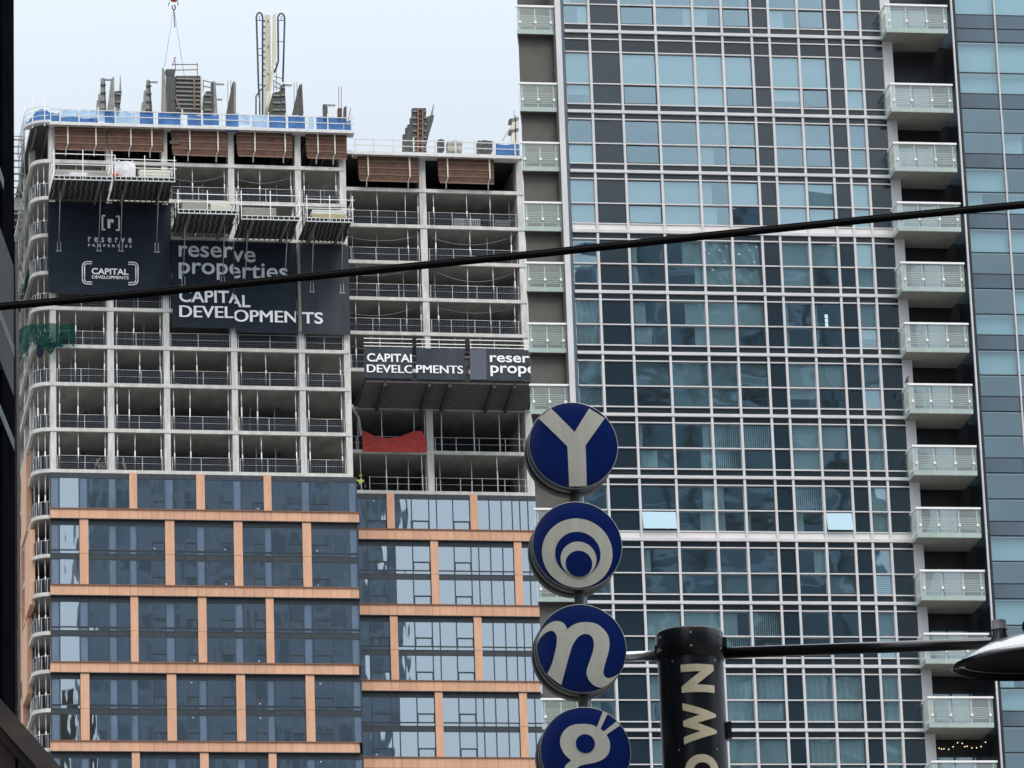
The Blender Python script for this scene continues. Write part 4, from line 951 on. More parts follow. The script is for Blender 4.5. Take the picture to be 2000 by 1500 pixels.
# worker kneeling at the slab edge of the right wing
wd = DR + .45
wu, wz = Lh(702, 960, wd)
def skinned(name, joints, edges, mat, parent, root=0, sub=2):
    me = bpy.data.meshes.new(name); o_ = parent.off
    me.from_pydata([(j[0] - o_[0], j[1] - o_[1], j[2] - o_[2]) for j in joints], edges, []); o = bpy.data.objects.new(name, me); COL.objects.link(o); o.parent = parent.o
    o.modifiers.new('skin', 'SKIN'); sv = me.skin_vertices[0].data
    for i, j in enumerate(joints): sv[i].radius = (j[3], j[3]); sv[i].use_root = (i == root)
    ss = o.modifiers.new('sub', 'SUBSURF'); ss.levels = sub; ss.render_levels = sub; me.materials.append(M[mat]); return Node(o, o_)
zf_ = SZ[9] + TH / 2
pw = thing('person', 'construction worker in a yellow vest and hard hat kneeling at the slab edge', 'person', L, wu, wd, zf_)
J = lambda x, y, z, r: (wu + x, wd + y, zf_ + z, r)
skinned('body', [J(0, .1, .42, .15), J(.02, .02, .62, .16), J(.05, -.05, .82, .19), J(.07, -.08, .95, .08), J(.09, -.11, 1.04, .07),
                 J(-.2, -.06, .85, .075), J(-.3, -.18, .62, .055), J(-.22, -.3, .42, .042), J(.3, -.06, .83, .075), J(.42, -.18, .6, .055), J(.4, -.32, .36, .042),
                 J(-.14, -.02, .36, .11), J(-.2, -.36, .30, .085), J(-.2, -.1, .08, .06), J(-.2, -.2, .05, .05), J(.16, .06, .34, .11), J(.24, -.22, .10, .085), J(.26, .2, .08, .06), J(.26, .34, .06, .05)],
        [(0, 1), (1, 2), (2, 3), (3, 4), (2, 5), (5, 6), (6, 7), (2, 8), (8, 9), (9, 10), (0, 11), (11, 12), (12, 13), (13, 14), (0, 15), (15, 16), (16, 17), (17, 18)], 'denim', pw)
skinned('vest', [J(0, .09, .5, .18), J(.03, .0, .66, .195), J(.055, -.055, .84, .215), J(-.18, -.06, .86, .10), J(-.25, -.12, .74, .075), J(.29, -.06, .84, .10), J(.36, -.12, .72, .075)], [(0, 1), (1, 2), (2, 3), (3, 4), (2, 5), (5, 6)], 'hivis', pw, 2)
hd_ = MB().ball((wu + .10, wd - .14, zf_ + 1.13), .105, 8, (.85, 1, 1.15)); hd_.ball((wu + .10, wd - .245, zf_ + 1.12), .018, 4).build('head', 'skin', pw)
MB().lathe([(.155, 0), (.13, .015), (.125, .06), (.09, .12), (.0, .14)], (wu + .10, wd - .13, zf_ + 1.17), 16).build('hard_hat', 'helmet', pw)
for sx, sy, sz in ((-.22, -.31, .40), (.40, -.33, .34)):
    h = MB().ball((wu + sx, wd + sy, zf_ + sz), .045, 5, (.8, .6, 1.1))
    for i in range(4): h.tube([(wu + sx - .03 + .02 * i, wd + sy - .01, zf_ + sz - .03), (wu + sx - .033 + .022 * i, wd + sy - .03, zf_ + sz - .075 - .008 * (i % 2)), (wu + sx - .03 + .02 * i, wd + sy - .05, zf_ + sz - .10)], .009, 5)
    h.tube([(wu + sx + .03, wd + sy, zf_ + sz), (wu + sx + .06, wd + sy - .03, zf_ + sz - .03)], .011, 5); h.build('hand', 'skin', pw)
# ================================================================= GLASS CONDOMINIUM TOWER (right)
Rh = R.hit
RT = thing('glass_condominium_tower', 'glass condominium tower gridded by thin white mullions with green glass balconies', 'building', R, 0, 0, 0)
FLY = [(1280, 66), (1288, 220), (1292, 338), (1297, 456), (1303, 572.6), (1308, 691), (1314, 812), (1320, 932), (1326, 1056), (1331, 1178), (1336, 1301), (1342, 1427)]
FZ = [Rh(x, y)[1] for x, y in FLY]
base, step = FZ[2], (FZ[2] - FZ[-1]) / (len(FZ) - 3)
FZ = [FZ[0], base + step] + [base - step * i for i in range(len(FZ) - 2)] + [base - step * (len(FZ) - 2), base - step * (len(FZ) - 1)]
FZ = [FZ[0] + step] + FZ                                   # one more storey above the frame
MX = [(1096, 339), (1161.6, 337), (1221.6, 337.5), (1292, 338), (1366.5, 339), (1423, 340), (1481, 341), (1516, 341.5), (1573, 342.5), (1628, 343.5), (1661, 344), (1696.5, 344.5), (1741, 345)]
MUX = [Rh(x, y)[0] for x, y in MX]
US, UE = MUX[0], MUX[-1]
MW = .056                                                 # half width of the white uprights
zt_all, zb_all = FZ[0], FZ[-1]
for i, u in enumerate(MUX[1:-1]): MB().box(u - MW, u + MW, -.13, .10, zb_all, zt_all).build('mullion', 'mullion_white', RT)
MB().box(US - .02, US + .24, -.18, .3, zb_all, zt_all).build('corner_post', 'mullion_white', RT)
MB().box(US + .241, US + .40, -.06, .1, zb_all, zt_all).build('corner_strip', 'curtain_spandrel', RT)
MB().box(UE - .06, UE + .42, -.05, .5, zb_all, zt_all).build('end_pier', 'mullion_white', RT)
WIN = [0, 2, 3, 4, 5, 7, 8, 10]; BLANK = [1, 6, 9, 11]
ROWS = {0: 'LR SS SR SL SS SL SS BB', 1: 'Bb BS BB BB BS Bb BS BB', 2: 'Sg SS SS HL HS HS HS HH', 3: 'BB BU BB LL BD BU BU PP', 4: 'WW LL RR TT TT BB BD BB', 5: 'CC LL RR BB BW dd dd Bb',
        6: 'GG GD GG Gb GW Bb BD GG', 7: 'GR dL RR VV VW BB BW BB', 8: 'DR DO RR LL Dd VL DO BB', 9: 'DD LD DD DG DG RD DG HH', 10: 'DD BB BB LV VD DD DD BB', 11: 'DL Ld LC CC CC CC CC CC', 12: 'BB BB BL BB BD CC CB BB', 13: 'DB BB DD CC BD LL DD BB'}
def blind(mb, u0, u1, z0, z1, kind, slat, win):
    """what hangs behind the pane"""
    w = u1 - u0; d = .14
    if kind in 'BGUPg':
        mb.quad((u0, d, z0), (u1, d, z0), (u1, d, z1), (u0, d, z1))
    elif kind == 'b': zz = z0 + (z1 - z0) * rnd.choice([.25, .42, .55]); mb.quad((u0, d, zz), (u1, d, zz), (u1, d, z1), (u0, d, z1)); mb.box(u0, u1, d - .01, d + .02, zz - .03, zz)
    elif kind in 'LRCVT':
        if kind == 'L': a, b = u0, u0 + w * win
        elif kind == 'R': a, b = u1 - w * win, u1
        else: a, b = u0, u1
        amp, fr_, tw = (.085, 24, 0) if kind == 'C' else ((.035, 20, 0) if kind in 'LR' else ((.05, 60, 0) if kind == 'V' else (.10, 13, .9)))
        ph = rnd.uniform(0, 6)
        n = max(8, int((b - a) * fr_ * 1.1)) if kind != 'T' else 26
        if kind == 'V':
            k = int((b - a) / .095)
            for i in range(k):
                x = a + (b - a) * i / k; ang = .3 + .5 * (i / k); mb.quad((x, d, z0), (x + .085 * math.cos(ang), d + .085 * math.sin(ang), z0), (x + .085 * math.cos(ang), d + .085 * math.sin(ang), z1), (x, d, z1))
        else:
            mb.grid(lambda s, t: (a + (b - a) * s, d + amp * math.sin(ph + (a + (b - a) * s) * fr_ + tw * 9 * (t - 1) * math.sin(s * 3.1)) + (.03 * math.sin(t * 17 + s * 11) if tw else 0), z0 + (z1 - z0) * t), n, 6 if tw else 1)
    elif kind == 'H':
        k = int((z1 - z0) / .085)
        for i in range(k): z = z0 + (z1 - z0) * i / k; slat.quad((u0, d - .02, z), (u1, d - .02, z), (u1, d + .03, z + .062), (u0, d + .03, z + .062))
    elif kind == 'd': mb.quad((u0, d, z0), (u0 + w * .14, d, z0), (u0 + w * .14, d, z1), (u0, d, z1))
for k in range(len(FZ) - 1):
    zt, zb = FZ[k], FZ[k + 1]; H = zt - zb
    tall = (k == 2 - 1 and H > step * 1.15)
    hstd = step
    zs0 = zt - .123 * hstd                               # under the top strip
    if tall: zs1 = zt - (105 - 66) / 154 * H; zm = zt - (166 - 66) / 154 * H; zs2 = zt - (205 - 66) / 154 * H
    else: zs1 = zs0; zm = zt - .53 * H; zs2 = zt - .868 * H
    white = k in (3, 8)                                   # storeys that end on a white spandrel band
    tm = MB()
    ends = [US + .42] + MUX[1:-1] + [UE - .03]
    cells = [(ends[i] + (MW if i else 0) + .001, ends[i + 1] - MW - .001 if i < 11 else ends[i + 1]) for i in range(12)]
    MB().box(US + .41, UE + (.3 if k else .3), -.16, .10, zb - .07, zb + .07).build('floor_band', 'mullion_white', RT)
    for a, b in cells:
        pass
    for z in (zs0, zm, zs2) + ((zs1,) if tall else ()): MB().box(US + .41, UE - .03, -.09, .09, z - .028, z + .028).build('transom', 'mullion_white', RT)
    sp = MB(); wp = MB(); sp2 = MB(); sp3 = MB()
    for a, b in cells:
        sp.box(a, b, -.02, .05, zs0 + .036, zt - .076)
        (wp if white else sp2).box(a, b, -.06 if white else -.02, .05, zb + .076, zs2 - .036)
        if tall: sp3.box(a, b, -.02, .05, zs1 + .036, zs0 - .036)
    for q in (sp, sp2, sp3):
        if q.v: q.build('spandrel_strip', 'spandrel_strip', RT)
    if wp.v: wp.build('white_spandrel', 'white_panel', RT)
    for c in BLANK:
        bl = MB(); a, b = cells[c]; bl.box(a, b, -.015, .05, zm + .036, zs1 - .036); bl.box(a, b, -.015, .05, zs2 + .036, zm - .036); bl.build('spandrel_panel', 'spandrel', RT)
    codes = ROWS.get(k, ROWS[13]).split()
    for wi, c in enumerate(WIN):
        a, b = cells[c]; cu_, cl_ = codes[wi]
        fr = MB(); ops = c in (2, 5, 8)
        t = .05
        for (z0, z1, op) in ((zm + .036, zs1 - .036, False), (zs2 + .036, zm - .036, ops)):
            dz = -.03 if op else .01; t = .055 if op else .028
            fr.box(a, a + t, dz, .08, z0, z1).box(b - t, b, dz, .08, z0, z1).box(a + t, b - t, dz, .08, z0, z0 + t).box(a + t, b - t, dz, .08, z1 - t, z1)
        p = fr.build('window', 'dark_alu' if ops else 'rail_grey', RT)
        g = MB(); cu2 = MB(); sl = MB()
        for (z0, z1, code, op) in ((zm + .036, zs1 - .036, cu_, False), (zs2 + .036, zm - .036, cl_, ops)):
            t = .056 if op else .03; d0 = -.01 if op else .03
            if code == 'O':                               # awning sash swung open
                g.quad((a + .02, -.24, z0 + .05), (b - .02, -.24, z0 + .05), (b - .02, -.04, z1 - .02), (a + .02, -.04, z1 - .02))
            else:
                tx, ty = rnd.uniform(-.006, .006), rnd.uniform(-.007, .007)
                g.quad((a + t, d0 - tx, z0 + t), (b - t, d0 + tx, z0 + t), (b - t, d0 + tx + ty, z1 - t), (a + t, d0 - tx + ty, z1 - t))
            if code not in 'SDWO': blind(cu2, a, b, z0, z1, code, sl, rnd.choice([.22, .3, .4, .55]))
            if code == 'W' : cu2.ball((a + (b - a) * rnd.uniform(.3, .7), .5, z0), .28, 5, (1.5, .5, .8))
        g.build('pane', 'glass_old', p)
        if cu2.v: cu2.build('curtain', 'blind_grey' if 'G' in (cu_ + cl_) else 'blind', p)
        if sl.v: sl.build('slatted_blind', 'slat', p)
    # floor plates inside
    MB().box(US + .1, UE + .3, .12, 3.59, zb - .12, zb + .12).build('floor_plate', 'room', RT)
MB().box(US + .1, UE + .3, 3.6, 3.8, zb_all, zt_all).build('inner_wall', 'room', RT)
mb = MB()
for c in (1, 6, 9): mb.box(MUX[c] + .1, MUX[c] + .3, .15, 3.59, zb_all, zt_all)
mb.build('partition', 'room', RT)
# red picture behind one window
a = Rh(1667, 395, .3); solo(MB().ball((a[0] - .05, .32, a[1]), .3, 6, (.5, .1, 1.1)), 'red_picture', 'tarp_red', 'round red decoration behind a window high in the glass tower', 'decoration', R, a[0], .32, a[1] - .3)
# a lit strip light in the second corner window
a = Rh(1137, 294, .9); MB().box(a[0] - .25, a[0] + .25, .9, .95, a[1] - .02, a[1] + .03).build('strip_light', 'lamp_on', RT)
a = Rh(1614, 619, 1.2)
for i in range(3): MB().box(a[0] - .07, a[0] + .07, 1.2, 1.24, a[1] - .05 - i * .21, a[1] + .12 - i * .21).build('wall_lamp', 'lamp_on', RT)

# --- balconies
def balcony(u0, u1, df, db, zs, hrail, npost, side_l, mats=0, clutter=True):
    """zs: underside of the slab; glass hangs from the rail to the slab's foot"""
    ch = 0 if side_l else .19 * (db - df)
    p = MB().plate([(u0 + .04, df + .05), (u1 - .04, df + .05), (u1 - .04, db), (u0 + .04 + ch, db)], zs, zs + .22).build('balcony', 'slab_mint', RT)
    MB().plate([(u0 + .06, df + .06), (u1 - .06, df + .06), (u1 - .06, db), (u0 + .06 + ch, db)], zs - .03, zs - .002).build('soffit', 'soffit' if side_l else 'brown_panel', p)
    zr = zs + hrail
    rl = MB().box(u0, u1, df - .05, df + .05, zr - .045, zr + .045)
    if side_l: rl.box(u0, u0 + .09, df + .051, db, zr - .045, zr + .045)
    rl.build('handrail', 'white_metal', p)
    g = MB(); n = npost - 1
    xs = [u0 + .02 + (u1 - u0 - .04) * i / n for i in range(n + 1)]
    for i in range(n): g.quad((xs[i] + .01, df, zs - .02), (xs[i + 1] - .01, df, zs - .02), (xs[i + 1] - .01, df, zr - .05), (xs[i] + .01, df, zr - .05))
    if side_l: g.quad((u0, db, zs - .02), (u0, df, zs - .02), (u0, df, zr - .05), (u0, db, zr - .05))
    g.build('guard_glass', 'glass_guard', p)
    ps = [u0 + (u1 - u0) * f for f in ((.06, .34, .66, .94) if npost == 4 else (.10, .50, .90))]
    mb = MB()
    for u in ps: mb.box(u - .025, u + .025, df + .04, df + .09, zs + .22, zr - .05)
    mb.build('post', 'white_metal', p)
    mb = MB()
    for u in ps: mb.box(u - .055, u + .055, df - .05, df - .012, zs + .50, zs + .61)
    mb.build('clamp', 'white_metal', p)
    mb = MB()
    for i in range(7): z = zs + .42 + i * .085; mb.box(u0 + .03, u1 - .03, df + .10, df + .118, z - .011, z + .011)
    if side_l:
        for i in range(7): z = zs + .42 + i * .085; mb.box(u0 + .04, u0 + .058, df + .12, db, z - .011, z + .011)
    mb.build('rail', 'white_metal', p)
    return p
# left stack, cut into the corner: brown walls behind
UL0 = Rh(1007, 30, 0)[0]; UL1 = US - .03
LB = [(7, 63, 1004), (162, 217, 1010), (278, 334, 1016), (395, 452, 1020), (514, 571, 1024), (632, 690, 1028), (752, 810, 1032), (872, 930, 1036), (993, 1050, 1040), (1114, 1177, 1044), (1241, 1302, 1049), (1366, 1424, 1055)]
zz_l = [Rh(x + 40, yb, 0)[1] for (yt, yb, x) in LB]
z_top = zz_l[1] + step * 1.31; st_l = (zz_l[1] - zz_l[-1]) / (len(zz_l) - 2)
zz_l = [z_top] + [zz_l[1] - st_l * i for i in range(len(zz_l) - 1)] + [zz_l[1] - st_l * (len(zz_l) - 1)]
for i, z in enumerate(zz_l): balcony(UL0, UL1, -.02, 1.5, z, 1.36, 3, False)
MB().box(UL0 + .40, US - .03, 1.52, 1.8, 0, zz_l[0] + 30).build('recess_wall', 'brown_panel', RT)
mb = MB()
zq = zz_l + [zz_l[-1] - st_l]
for a, b in zip(zq, zq[1:]): MB().box(UL0 + .16, US - .11, .35, .42, b + .23, a - .04).build('privacy_panel', 'brown_panel', RT)
MB().box(US - .1, US - .031, -.0, 1.51, zz_l[-1] - 3, zz_l[0] + 6).build('recess_return', 'brown_panel', RT)
# right stack, jutting out
RB = [(10, 63, 1733, 1853), (164, 218, 1741, 1861), (280, 333, 1746, 1868), (395, 451, 1754, 1876), (512, 569, 1760, 1885), (630, 686, 1768, 1893), (749, 806, 1775, 1901), (870, 926, 1783, 1909), (990, 1049, 1792, 1916), (1113, 1169, 1800, 1925), (1235, 1297, 1808, 1935), (1361, 1420, 1818, 1945)]
RDF = -1.25
UR0 = Rh(1760, 540, RDF)[0]; UR1 = Rh(1885, 540, RDF)[0]
zz_r = [Rh((x0 + x1) / 2, yb, RDF)[1] for (yt, yb, x0, x1) in RB]
st_r = (zz_r[1] - zz_r[-1]) / (len(zz_r) - 2); ztop = zz_r[0]
zz_r = [ztop] + [zz_r[1] - st_r * i for i in range(len(zz_r) - 1)] + [zz_r[1] - st_r * (len(zz_r) - 1)]
for i, z in enumerate(zz_r):
    balcony(UR0, UR1, RDF, 1.15, z, 1.36, 4, True)
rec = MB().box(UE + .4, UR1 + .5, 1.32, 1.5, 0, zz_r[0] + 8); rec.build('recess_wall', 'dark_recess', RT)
zq = [zz_r[0] + step] + zz_r
for i, (a, b) in enumerate(zip(zq, zq[1:])):
    p = MB().box(UE + .45, UR1 + .3, 1.17, 1.25, b + 2.12, b + 2.18).box(UE + 1.55, UE + 1.62, 1.17, 1.25, b + .22, b + 2.12).box(UE + 2.7, UE + 2.75, 1.17, 1.25, b + .22, b + 2.12).build('balcony_door', 'dark_alu', RT)
    MB().quad((UE + .45, 1.23, b + .22), (UR1 + .3, 1.23, b + .22), (UR1 + .3, 1.23, b + 2.12), (UE + .45, 1.23, b + 2.12)).build('pane', 'glass_wing', p)
    if i % 3 != 1:
        x0 = UE + .55 + .3 * (i % 3); cmb = MB(); cmb.grid(lambda s, t: (x0 + (.8 + .2 * (i % 2)) * s, 1.28 + .012 * math.sin(s * 22), b + .24 + 1.86 * t), 16, 1); cmb.build('curtain', 'blind_grey', p)
# string lights and the pigeon
zl = zz_r[-2]; sl = thing('string_lights', 'warm string of bulbs hanging under a balcony in the lower right corner', 'string lights', R, UR0 + .6, 1.2, zl - .4)
wire = MB(); bulbs = MB()
pts = []
for i in range(25):
    s = i / 24; u = UR0 + .45 + (UR1 - UR0 - .6) * s; z = zl - .25 - .28 * abs(math.sin(s * math.pi * 1.9)) - .1 * rnd.random(); pts.append((u, .6 - .6 * s, z))
    if i % 2 == 0 or i % 5 == 0: bulbs.ball((u, .6 - .6 * s, z - .06), .024, 4)
wire.tube(pts, .008, 4).build('wire', 'wire', sl); bulbs.build('bulbs', 'bulb', sl)
zr = zz_r[6] + 1.36 + .045
pg = thing('pigeon', 'small dark pigeon perched on the corner of a green glass balcony rail', 'bird', R, UR0 + .05, RDF, zr)
mb = MB().ball((UR0 - .02, RDF, zr + .14), .085, 8, (.8, 1.0, 1.0)); mb.ball((UR0 + .0, RDF, zr + .21), .065, 8, (.8, .9, 1.3)); mb.ball((UR0 + .03, RDF - .02, zr + .31), .042, 6); mb.tube([(UR0 + .06, RDF - .03, zr + .31), (UR0 + .10, RDF - .04, zr + .30)], [.012, .003], 5)
mb.tube([(UR0 - .04, RDF, zr + .12), (UR0 - .13, RDF + .02, zr + .02)], [.05, .02], 6); mb.build('body', 'bird', pg)
mb = MB()
for s in (-.02, .03): mb.tube([(UR0 + s, RDF, zr), (UR0 + s, RDF, zr + .08)], .008, 4)
mb.build('leg', 'tarp_red', pg)
# bulk of the tower: upper storeys out of frame, the back, and the ground floors
UBR = 33.0
HT = 138.0
MB().box(UL0 + 2.2, UR1 + .2, 1.9, 9.2, zt_all + .2, HT).build('upper_storeys', 'rear_windows', RT)
MB().box(UL0 + 1.9, UBR, 9.3, 10.0, 0, HT).build('rear_block', 'rear_windows', RT)
MB().box(UL0 + .2, UR1 + .2, -.02, 9.2, 0, zz_l[-1] - .5 if zz_l[-1] < zb_all else zb_all - .5).build('lower_storeys', 'rear_windows', RT)

# ================================================================= BLUE CURTAIN-WALL WING (far right)
CT = thing('curtain_wall_tower', 'blue glass curtain wall tower at the far right with thin dark joints', 'building', R, Rh(1876, 60, -.3)[0], 0, 0)
CD = -.30
UC = Rh(1886, 400, CD)[0]
CY = [(28, 'w'), (55, 's'), (81, 's'), (141, 'w'), (182, 'w'), (211, 's'), (258, 'w'), (299, 'w'), (327, 's'), (374, 'w'), (416, 'w'), (445, 's'), (492, 'w'), (534, 'w'), (562, 's'), (612, 'w'), (653, 'w'), (682, 's'), (731, 'w'), (773, 'w'), (802, 's'), (850, 'w'), (893, 'w'), (922, 's'), (973, 'w'), (1017, 'w'), (1045, 's'), (1095, 'w'), (1139, 'w'), (1168, 's'), (1220, 'w'), (1264, 'w'), (1293, 's'), (1343, 'w'), (1388, 'w'), (1418, 's'), (1469, 'w'), (1514, 'w'), (1545, 's'), (1598, 'w'), (1643, 'w')]
CZ = [(Rh(1905, y + 1, CD)[1], t) for y, t in CY]
um = Rh(1977, 540, CD)[0]; wpan = um - UC
cols = [UC, um] + [um + wpan * 1.12 * i for i in range(1, 8)]
prev = CZ[0][0] + 1.9
spm = MB(); jm = MB()
spm.box(UC, cols[-1], CD + .02, CD + .3, 0, CZ[-1][0])
for z, t in CZ:
    if t == 's': spm.box(UC + .02, cols[-1], CD, CD + .2, z + .03, prev - .03)
    jm.box(UC, cols[-1], CD + .03, CD + .21, z - .04, z + .04)
    if t == 'w':
        for c in range(4 if z > CZ[-1][0] else 0):
            a, b = cols[c] + .03, cols[c + 1] - .03
            p = MB().box(a, a + .03, CD + .03, CD + .15, z + .04, prev - .04).box(b - .03, b, CD + .03, CD + .15, z + .04, prev - .04).box(a, b, CD + .03, CD + .14, prev - .07, prev - .041).build('window', 'rail_grey', CT)
            MB().quad((a + .03, CD + .02 + rnd.uniform(0, .006), z + .04), (b - .03, CD + .02, z + .04), (b - .03, CD + .02, prev - .04), (a + .03, CD + .02 + rnd.uniform(0, .006), prev - .04)).build('pane', 'glass_wing', p)
            if c < 2:
                q = rnd.random(); cb_ = MB()
                if q < .28 or z > CZ[5][0]: cb_.quad((a, CD + .3, z), (b, CD + .3, z), (b, CD + .3, prev), (a, CD + .3, prev))
                elif q < .5: x1 = a + (b - a) * rnd.uniform(.3, .6); cb_.grid(lambda s, t_: (a + (x1 - a) * s, CD + .3 + .02 * math.sin(s * 30), z + (prev - z) * t_), 20, 1)
                else: cb_.quad((a, CD + .3, z), (a + .16, CD + .3, z), (a + .16, CD + .3, prev), (a, CD + .3, prev))
                cb_.build('curtain', 'blind', p)
    prev = z
spm.build('spandrel_panel', 'curtain_spandrel', CT); jm.build('joint', 'opaque_dark', CT)
mb = MB()
for c in cols[1:]: mb.box(c - .035, c + .035, CD - .10, CD + .1, CZ[-1][0], CZ[0][0] + 8)
mb.build('mullion', 'mullion_white', CT)
MB().box(UC, cols[-1], CD + 1.6, CD + 1.8, 0, CZ[0][0] + 10).build('inner_wall', 'curtain_spandrel', CT)
mb = MB()
for z, t in CZ:
    if t == 's': mb.box(UC + .1, cols[-1], CD + .22, CD + 1.59, z - .1, z + .1)
mb.build('floor_plate', 'room', CT)
# dark glazed return and the thin pale downpipe beside the balconies
ur = UC - .02
MB().box(ur - .04, ur, CD, 3.2, 0, CZ[0][0] + 10).build('return_wall', 'spandrel', CT)
zj = [z for z, t in CZ if t == 's']
mb = MB()
for z in zj: mb.box(ur - .06, ur - .042, CD, 2.6, z - .02, z + .62)
mb.build('return_panel', 'glass_guard', CT)
pu = Rh(1890, 540, RDF + .1)[0]
MB().box(pu + .02, pu + .10, RDF - .0, RDF + .12, 20, CZ[0][0] + 10).build('downpipe', 'mullion_white', CT)
MB().box(pu + .16, pu + .26, RDF + .1, 2.5, 20, CZ[0][0] + 10).build('fin_wall', 'opaque_dark', CT)
MB().box(UC, cols[-1], CD + 1.9, 9.2, 0, CZ[0][0] + 10).build('core', 'rear_windows', CT)

# ================================================================= the block across the street, mirrored in the lower windows
def block(name, label, cx, cy, w, dep, h, head, mat):
    o = thing(name, label, 'building', N, 0, 0, 0); o.o.location = (cx, cy, 0); o.o.rotation_euler = (0, 0, math.radians(head)); o.off = (0, 0, 0)
    MB().box(-w / 2, w / 2, -dep / 2, dep / 2, 0, h).build('facade', mat, o)
    mb = MB()
    for i in range(int(w / 6.4)): x = -w / 2 + 3.2 + i * 6.4; mb.box(x - .25, x + .25, dep / 2, dep / 2 + .5, 0, h)
    for i in range(int(h / 14)): mb.box(-w / 2, w / 2, dep / 2, dep / 2 + .3, 10 + i * 14, 11.2 + i * 14)
    mb.build('pier', 'grey_cladding', o)
    return o
def mirror(fr, px, py):
    u, z = fr.hit(px, py); P = fr.w(u, 0, z); k = (P - CAM).normalized(); k = k - 2 * k.dot(fr.n) * fr.n; return P, k
P, k = mirror(R, 1420, 446); s = 235 / math.hypot(k.x, k.y); Q = P + k * s
hd0 = math.degrees(math.atan2(-(P.x - Q.x), (P.y - Q.y))); xa = Vector((math.cos(math.radians(hd0)), math.sin(math.radians(hd0)), 0)); ya = Vector((-xa.y, xa.x, 0))
P2, k2 = mirror(R, 1800, 700); Q2 = P2 + k2 * ((Q - P2).dot(ya) / k2.dot(ya)); right = (Q2 - Q).dot(xa)
BWD = 130; ctr = Q + xa * (right - BWD / 2) - ya * 15
block('office_block', 'broad dark office block behind the viewer, seen only mirrored in the lower windows', ctr.x, ctr.y, BWD, 30, Q.z, hd0, 'opposite_windows')

# ================================================================= STREET SIGN: four blue discs on a mast
Nh = N.hit
DISC = [(1120, 870), (1130.5, 1065), (1140, 1266.5), (1149.5, 1468), (1159, 1670), (1168, 1872)]
g0 = Nh(1160, 1700)
ST = thing('street_name_sign', 'tall mast of round blue sign discs spelling Yonge in cream lettering', 'street sign', N, g0[0], 0, 0)
cs = [(lambda q: (q[0], 0, q[1]))(Nh(x, y)) for x, y in DISC[:5]]
RD = (Nh(1208, 870)[0] - Nh(1032, 870)[0]) / 2
ROT = Matrix.Rotation(math.radians(8.0), 3, 'Z')          # the faces look a little to the right of us
PXD = 88.0                                              # photo pixels per disc radius
mast = MB(); top = Vector(cs[0]); bot = Vector(cs[3]); ax = cs[0][0]
mast.tube([(cs[0][0], .14, cs[0][2] - RD * .9), (cs[0][0], .14, 0.1)], .041, 16); mast.lathe([(.16, 0), (.16, .05), (.06, .09), (.06, .3)], (cs[0][0], .14, .1), 20); mast.build('mast', 'steel_pole', ST)
def circ(cx, cy, r, n=64, ry=None): return [(cx + r * math.cos(2 * math.pi * i / n), cy + (ry or r) * math.sin(2 * math.pi * i / n)) for i in range(n)]
def smooth_loop(pts, n=6):
    out = []; m_ = len(pts)
    for i in range(m_):
        p0, p1, p2, p3 = (Vector(pts[(i + j - 1) % m_]) for j in range(4))
        for s in range(n):
            t = s / n; out.append(tuple(.5 * ((2 * p1) + (p2 - p0) * t + (2 * p0 - 5 * p1 + 4 * p2 - p3) * t * t + (3 * p1 - p0 - 3 * p2 + p3) * t ** 3)))
    return out
def clipdisc(p, lim=.985):
    r = math.hypot(*p); return p if r <= lim else (p[0] * lim / r, p[1] * lim / r)
def fill(pts):
    """flat outline -> faces (ear clipping by bmesh)"""
    bm = bmesh.new(); vs = [bm.verts.new((x, y, 0)) for x, y in pts]; bm.faces.new(vs); bmesh.ops.triangulate(bm, faces=bm.faces[:], ngon_method='EAR_CLIP')
    bm.verts.index_update(); r = [(v.co.x, v.co.y) for v in bm.verts], [tuple(v.index for v in f.verts) for f in bm.faces]; bm.free(); return r
def disc(i):
    c = Vector((ax, 0, cs[i][2]))
    def on(x, y, lift): q = ROT @ Vector((x * RD, -lift, y * RD)); return (c.x + q.x, c.y + q.y, c.z + q.z)
    def turned(prof):
        vs = []; fs = []; n = 72
        for r, h in prof:
            for k_ in range(n): a = 2 * math.pi * k_ / n; q = ROT @ Vector((r * math.cos(a), h, r * math.sin(a))); vs.append((c.x + q.x, c.y + q.y, c.z + q.z))
        for a in range(len(prof) - 1):
            for k_ in range(n): k2 = (k_ + 1) % n; fs.append((a * n + k_, (a + 1) * n + k_, (a + 1) * n + k2, a * n + k2))
        return vs, fs
    drum = MB(); vs, fs = turned([(RD * .985, .0), (RD * 1.005, .012), (RD * 1.005, .13), (RD * .99, .136), (RD * .99, .150), (RD * 1.005, .156), (RD * 1.005, .285), (RD * .97, .30), (0, .30)]); drum.add(vs, [f[::-1] for f in fs], True)
    p = drum.build('sign_disc', 'sign_rim', ST)
    highlight_lip = MB(); vs, fs = turned([(RD * .986, -.004), (RD * 1.0, -.003), (RD * 1.006, .006), (RD * 1.006, .014)]); highlight_lip.add(vs, [f[::-1] for f in fs], True); highlight_lip.build('highlight_lip', 'rail_grey', p)  # pale ring added as the highlight along the disc's front edge
    face = MB(); vs, fs = turned([(0, -.020), (RD * .6, -.016), (RD * .92, -.006), (RD * .985, .002)]); face.add(vs, [f[::-1] for f in fs], True); face.build('face', 'sign_blue', p)
    return p, on
def lift_at(x, y):
    r = math.hypot(x, y); return .0205 if r < .3 else (.0205 - (r - .3) * .006 if r < .6 else .0187 - (r - .6) * .031)
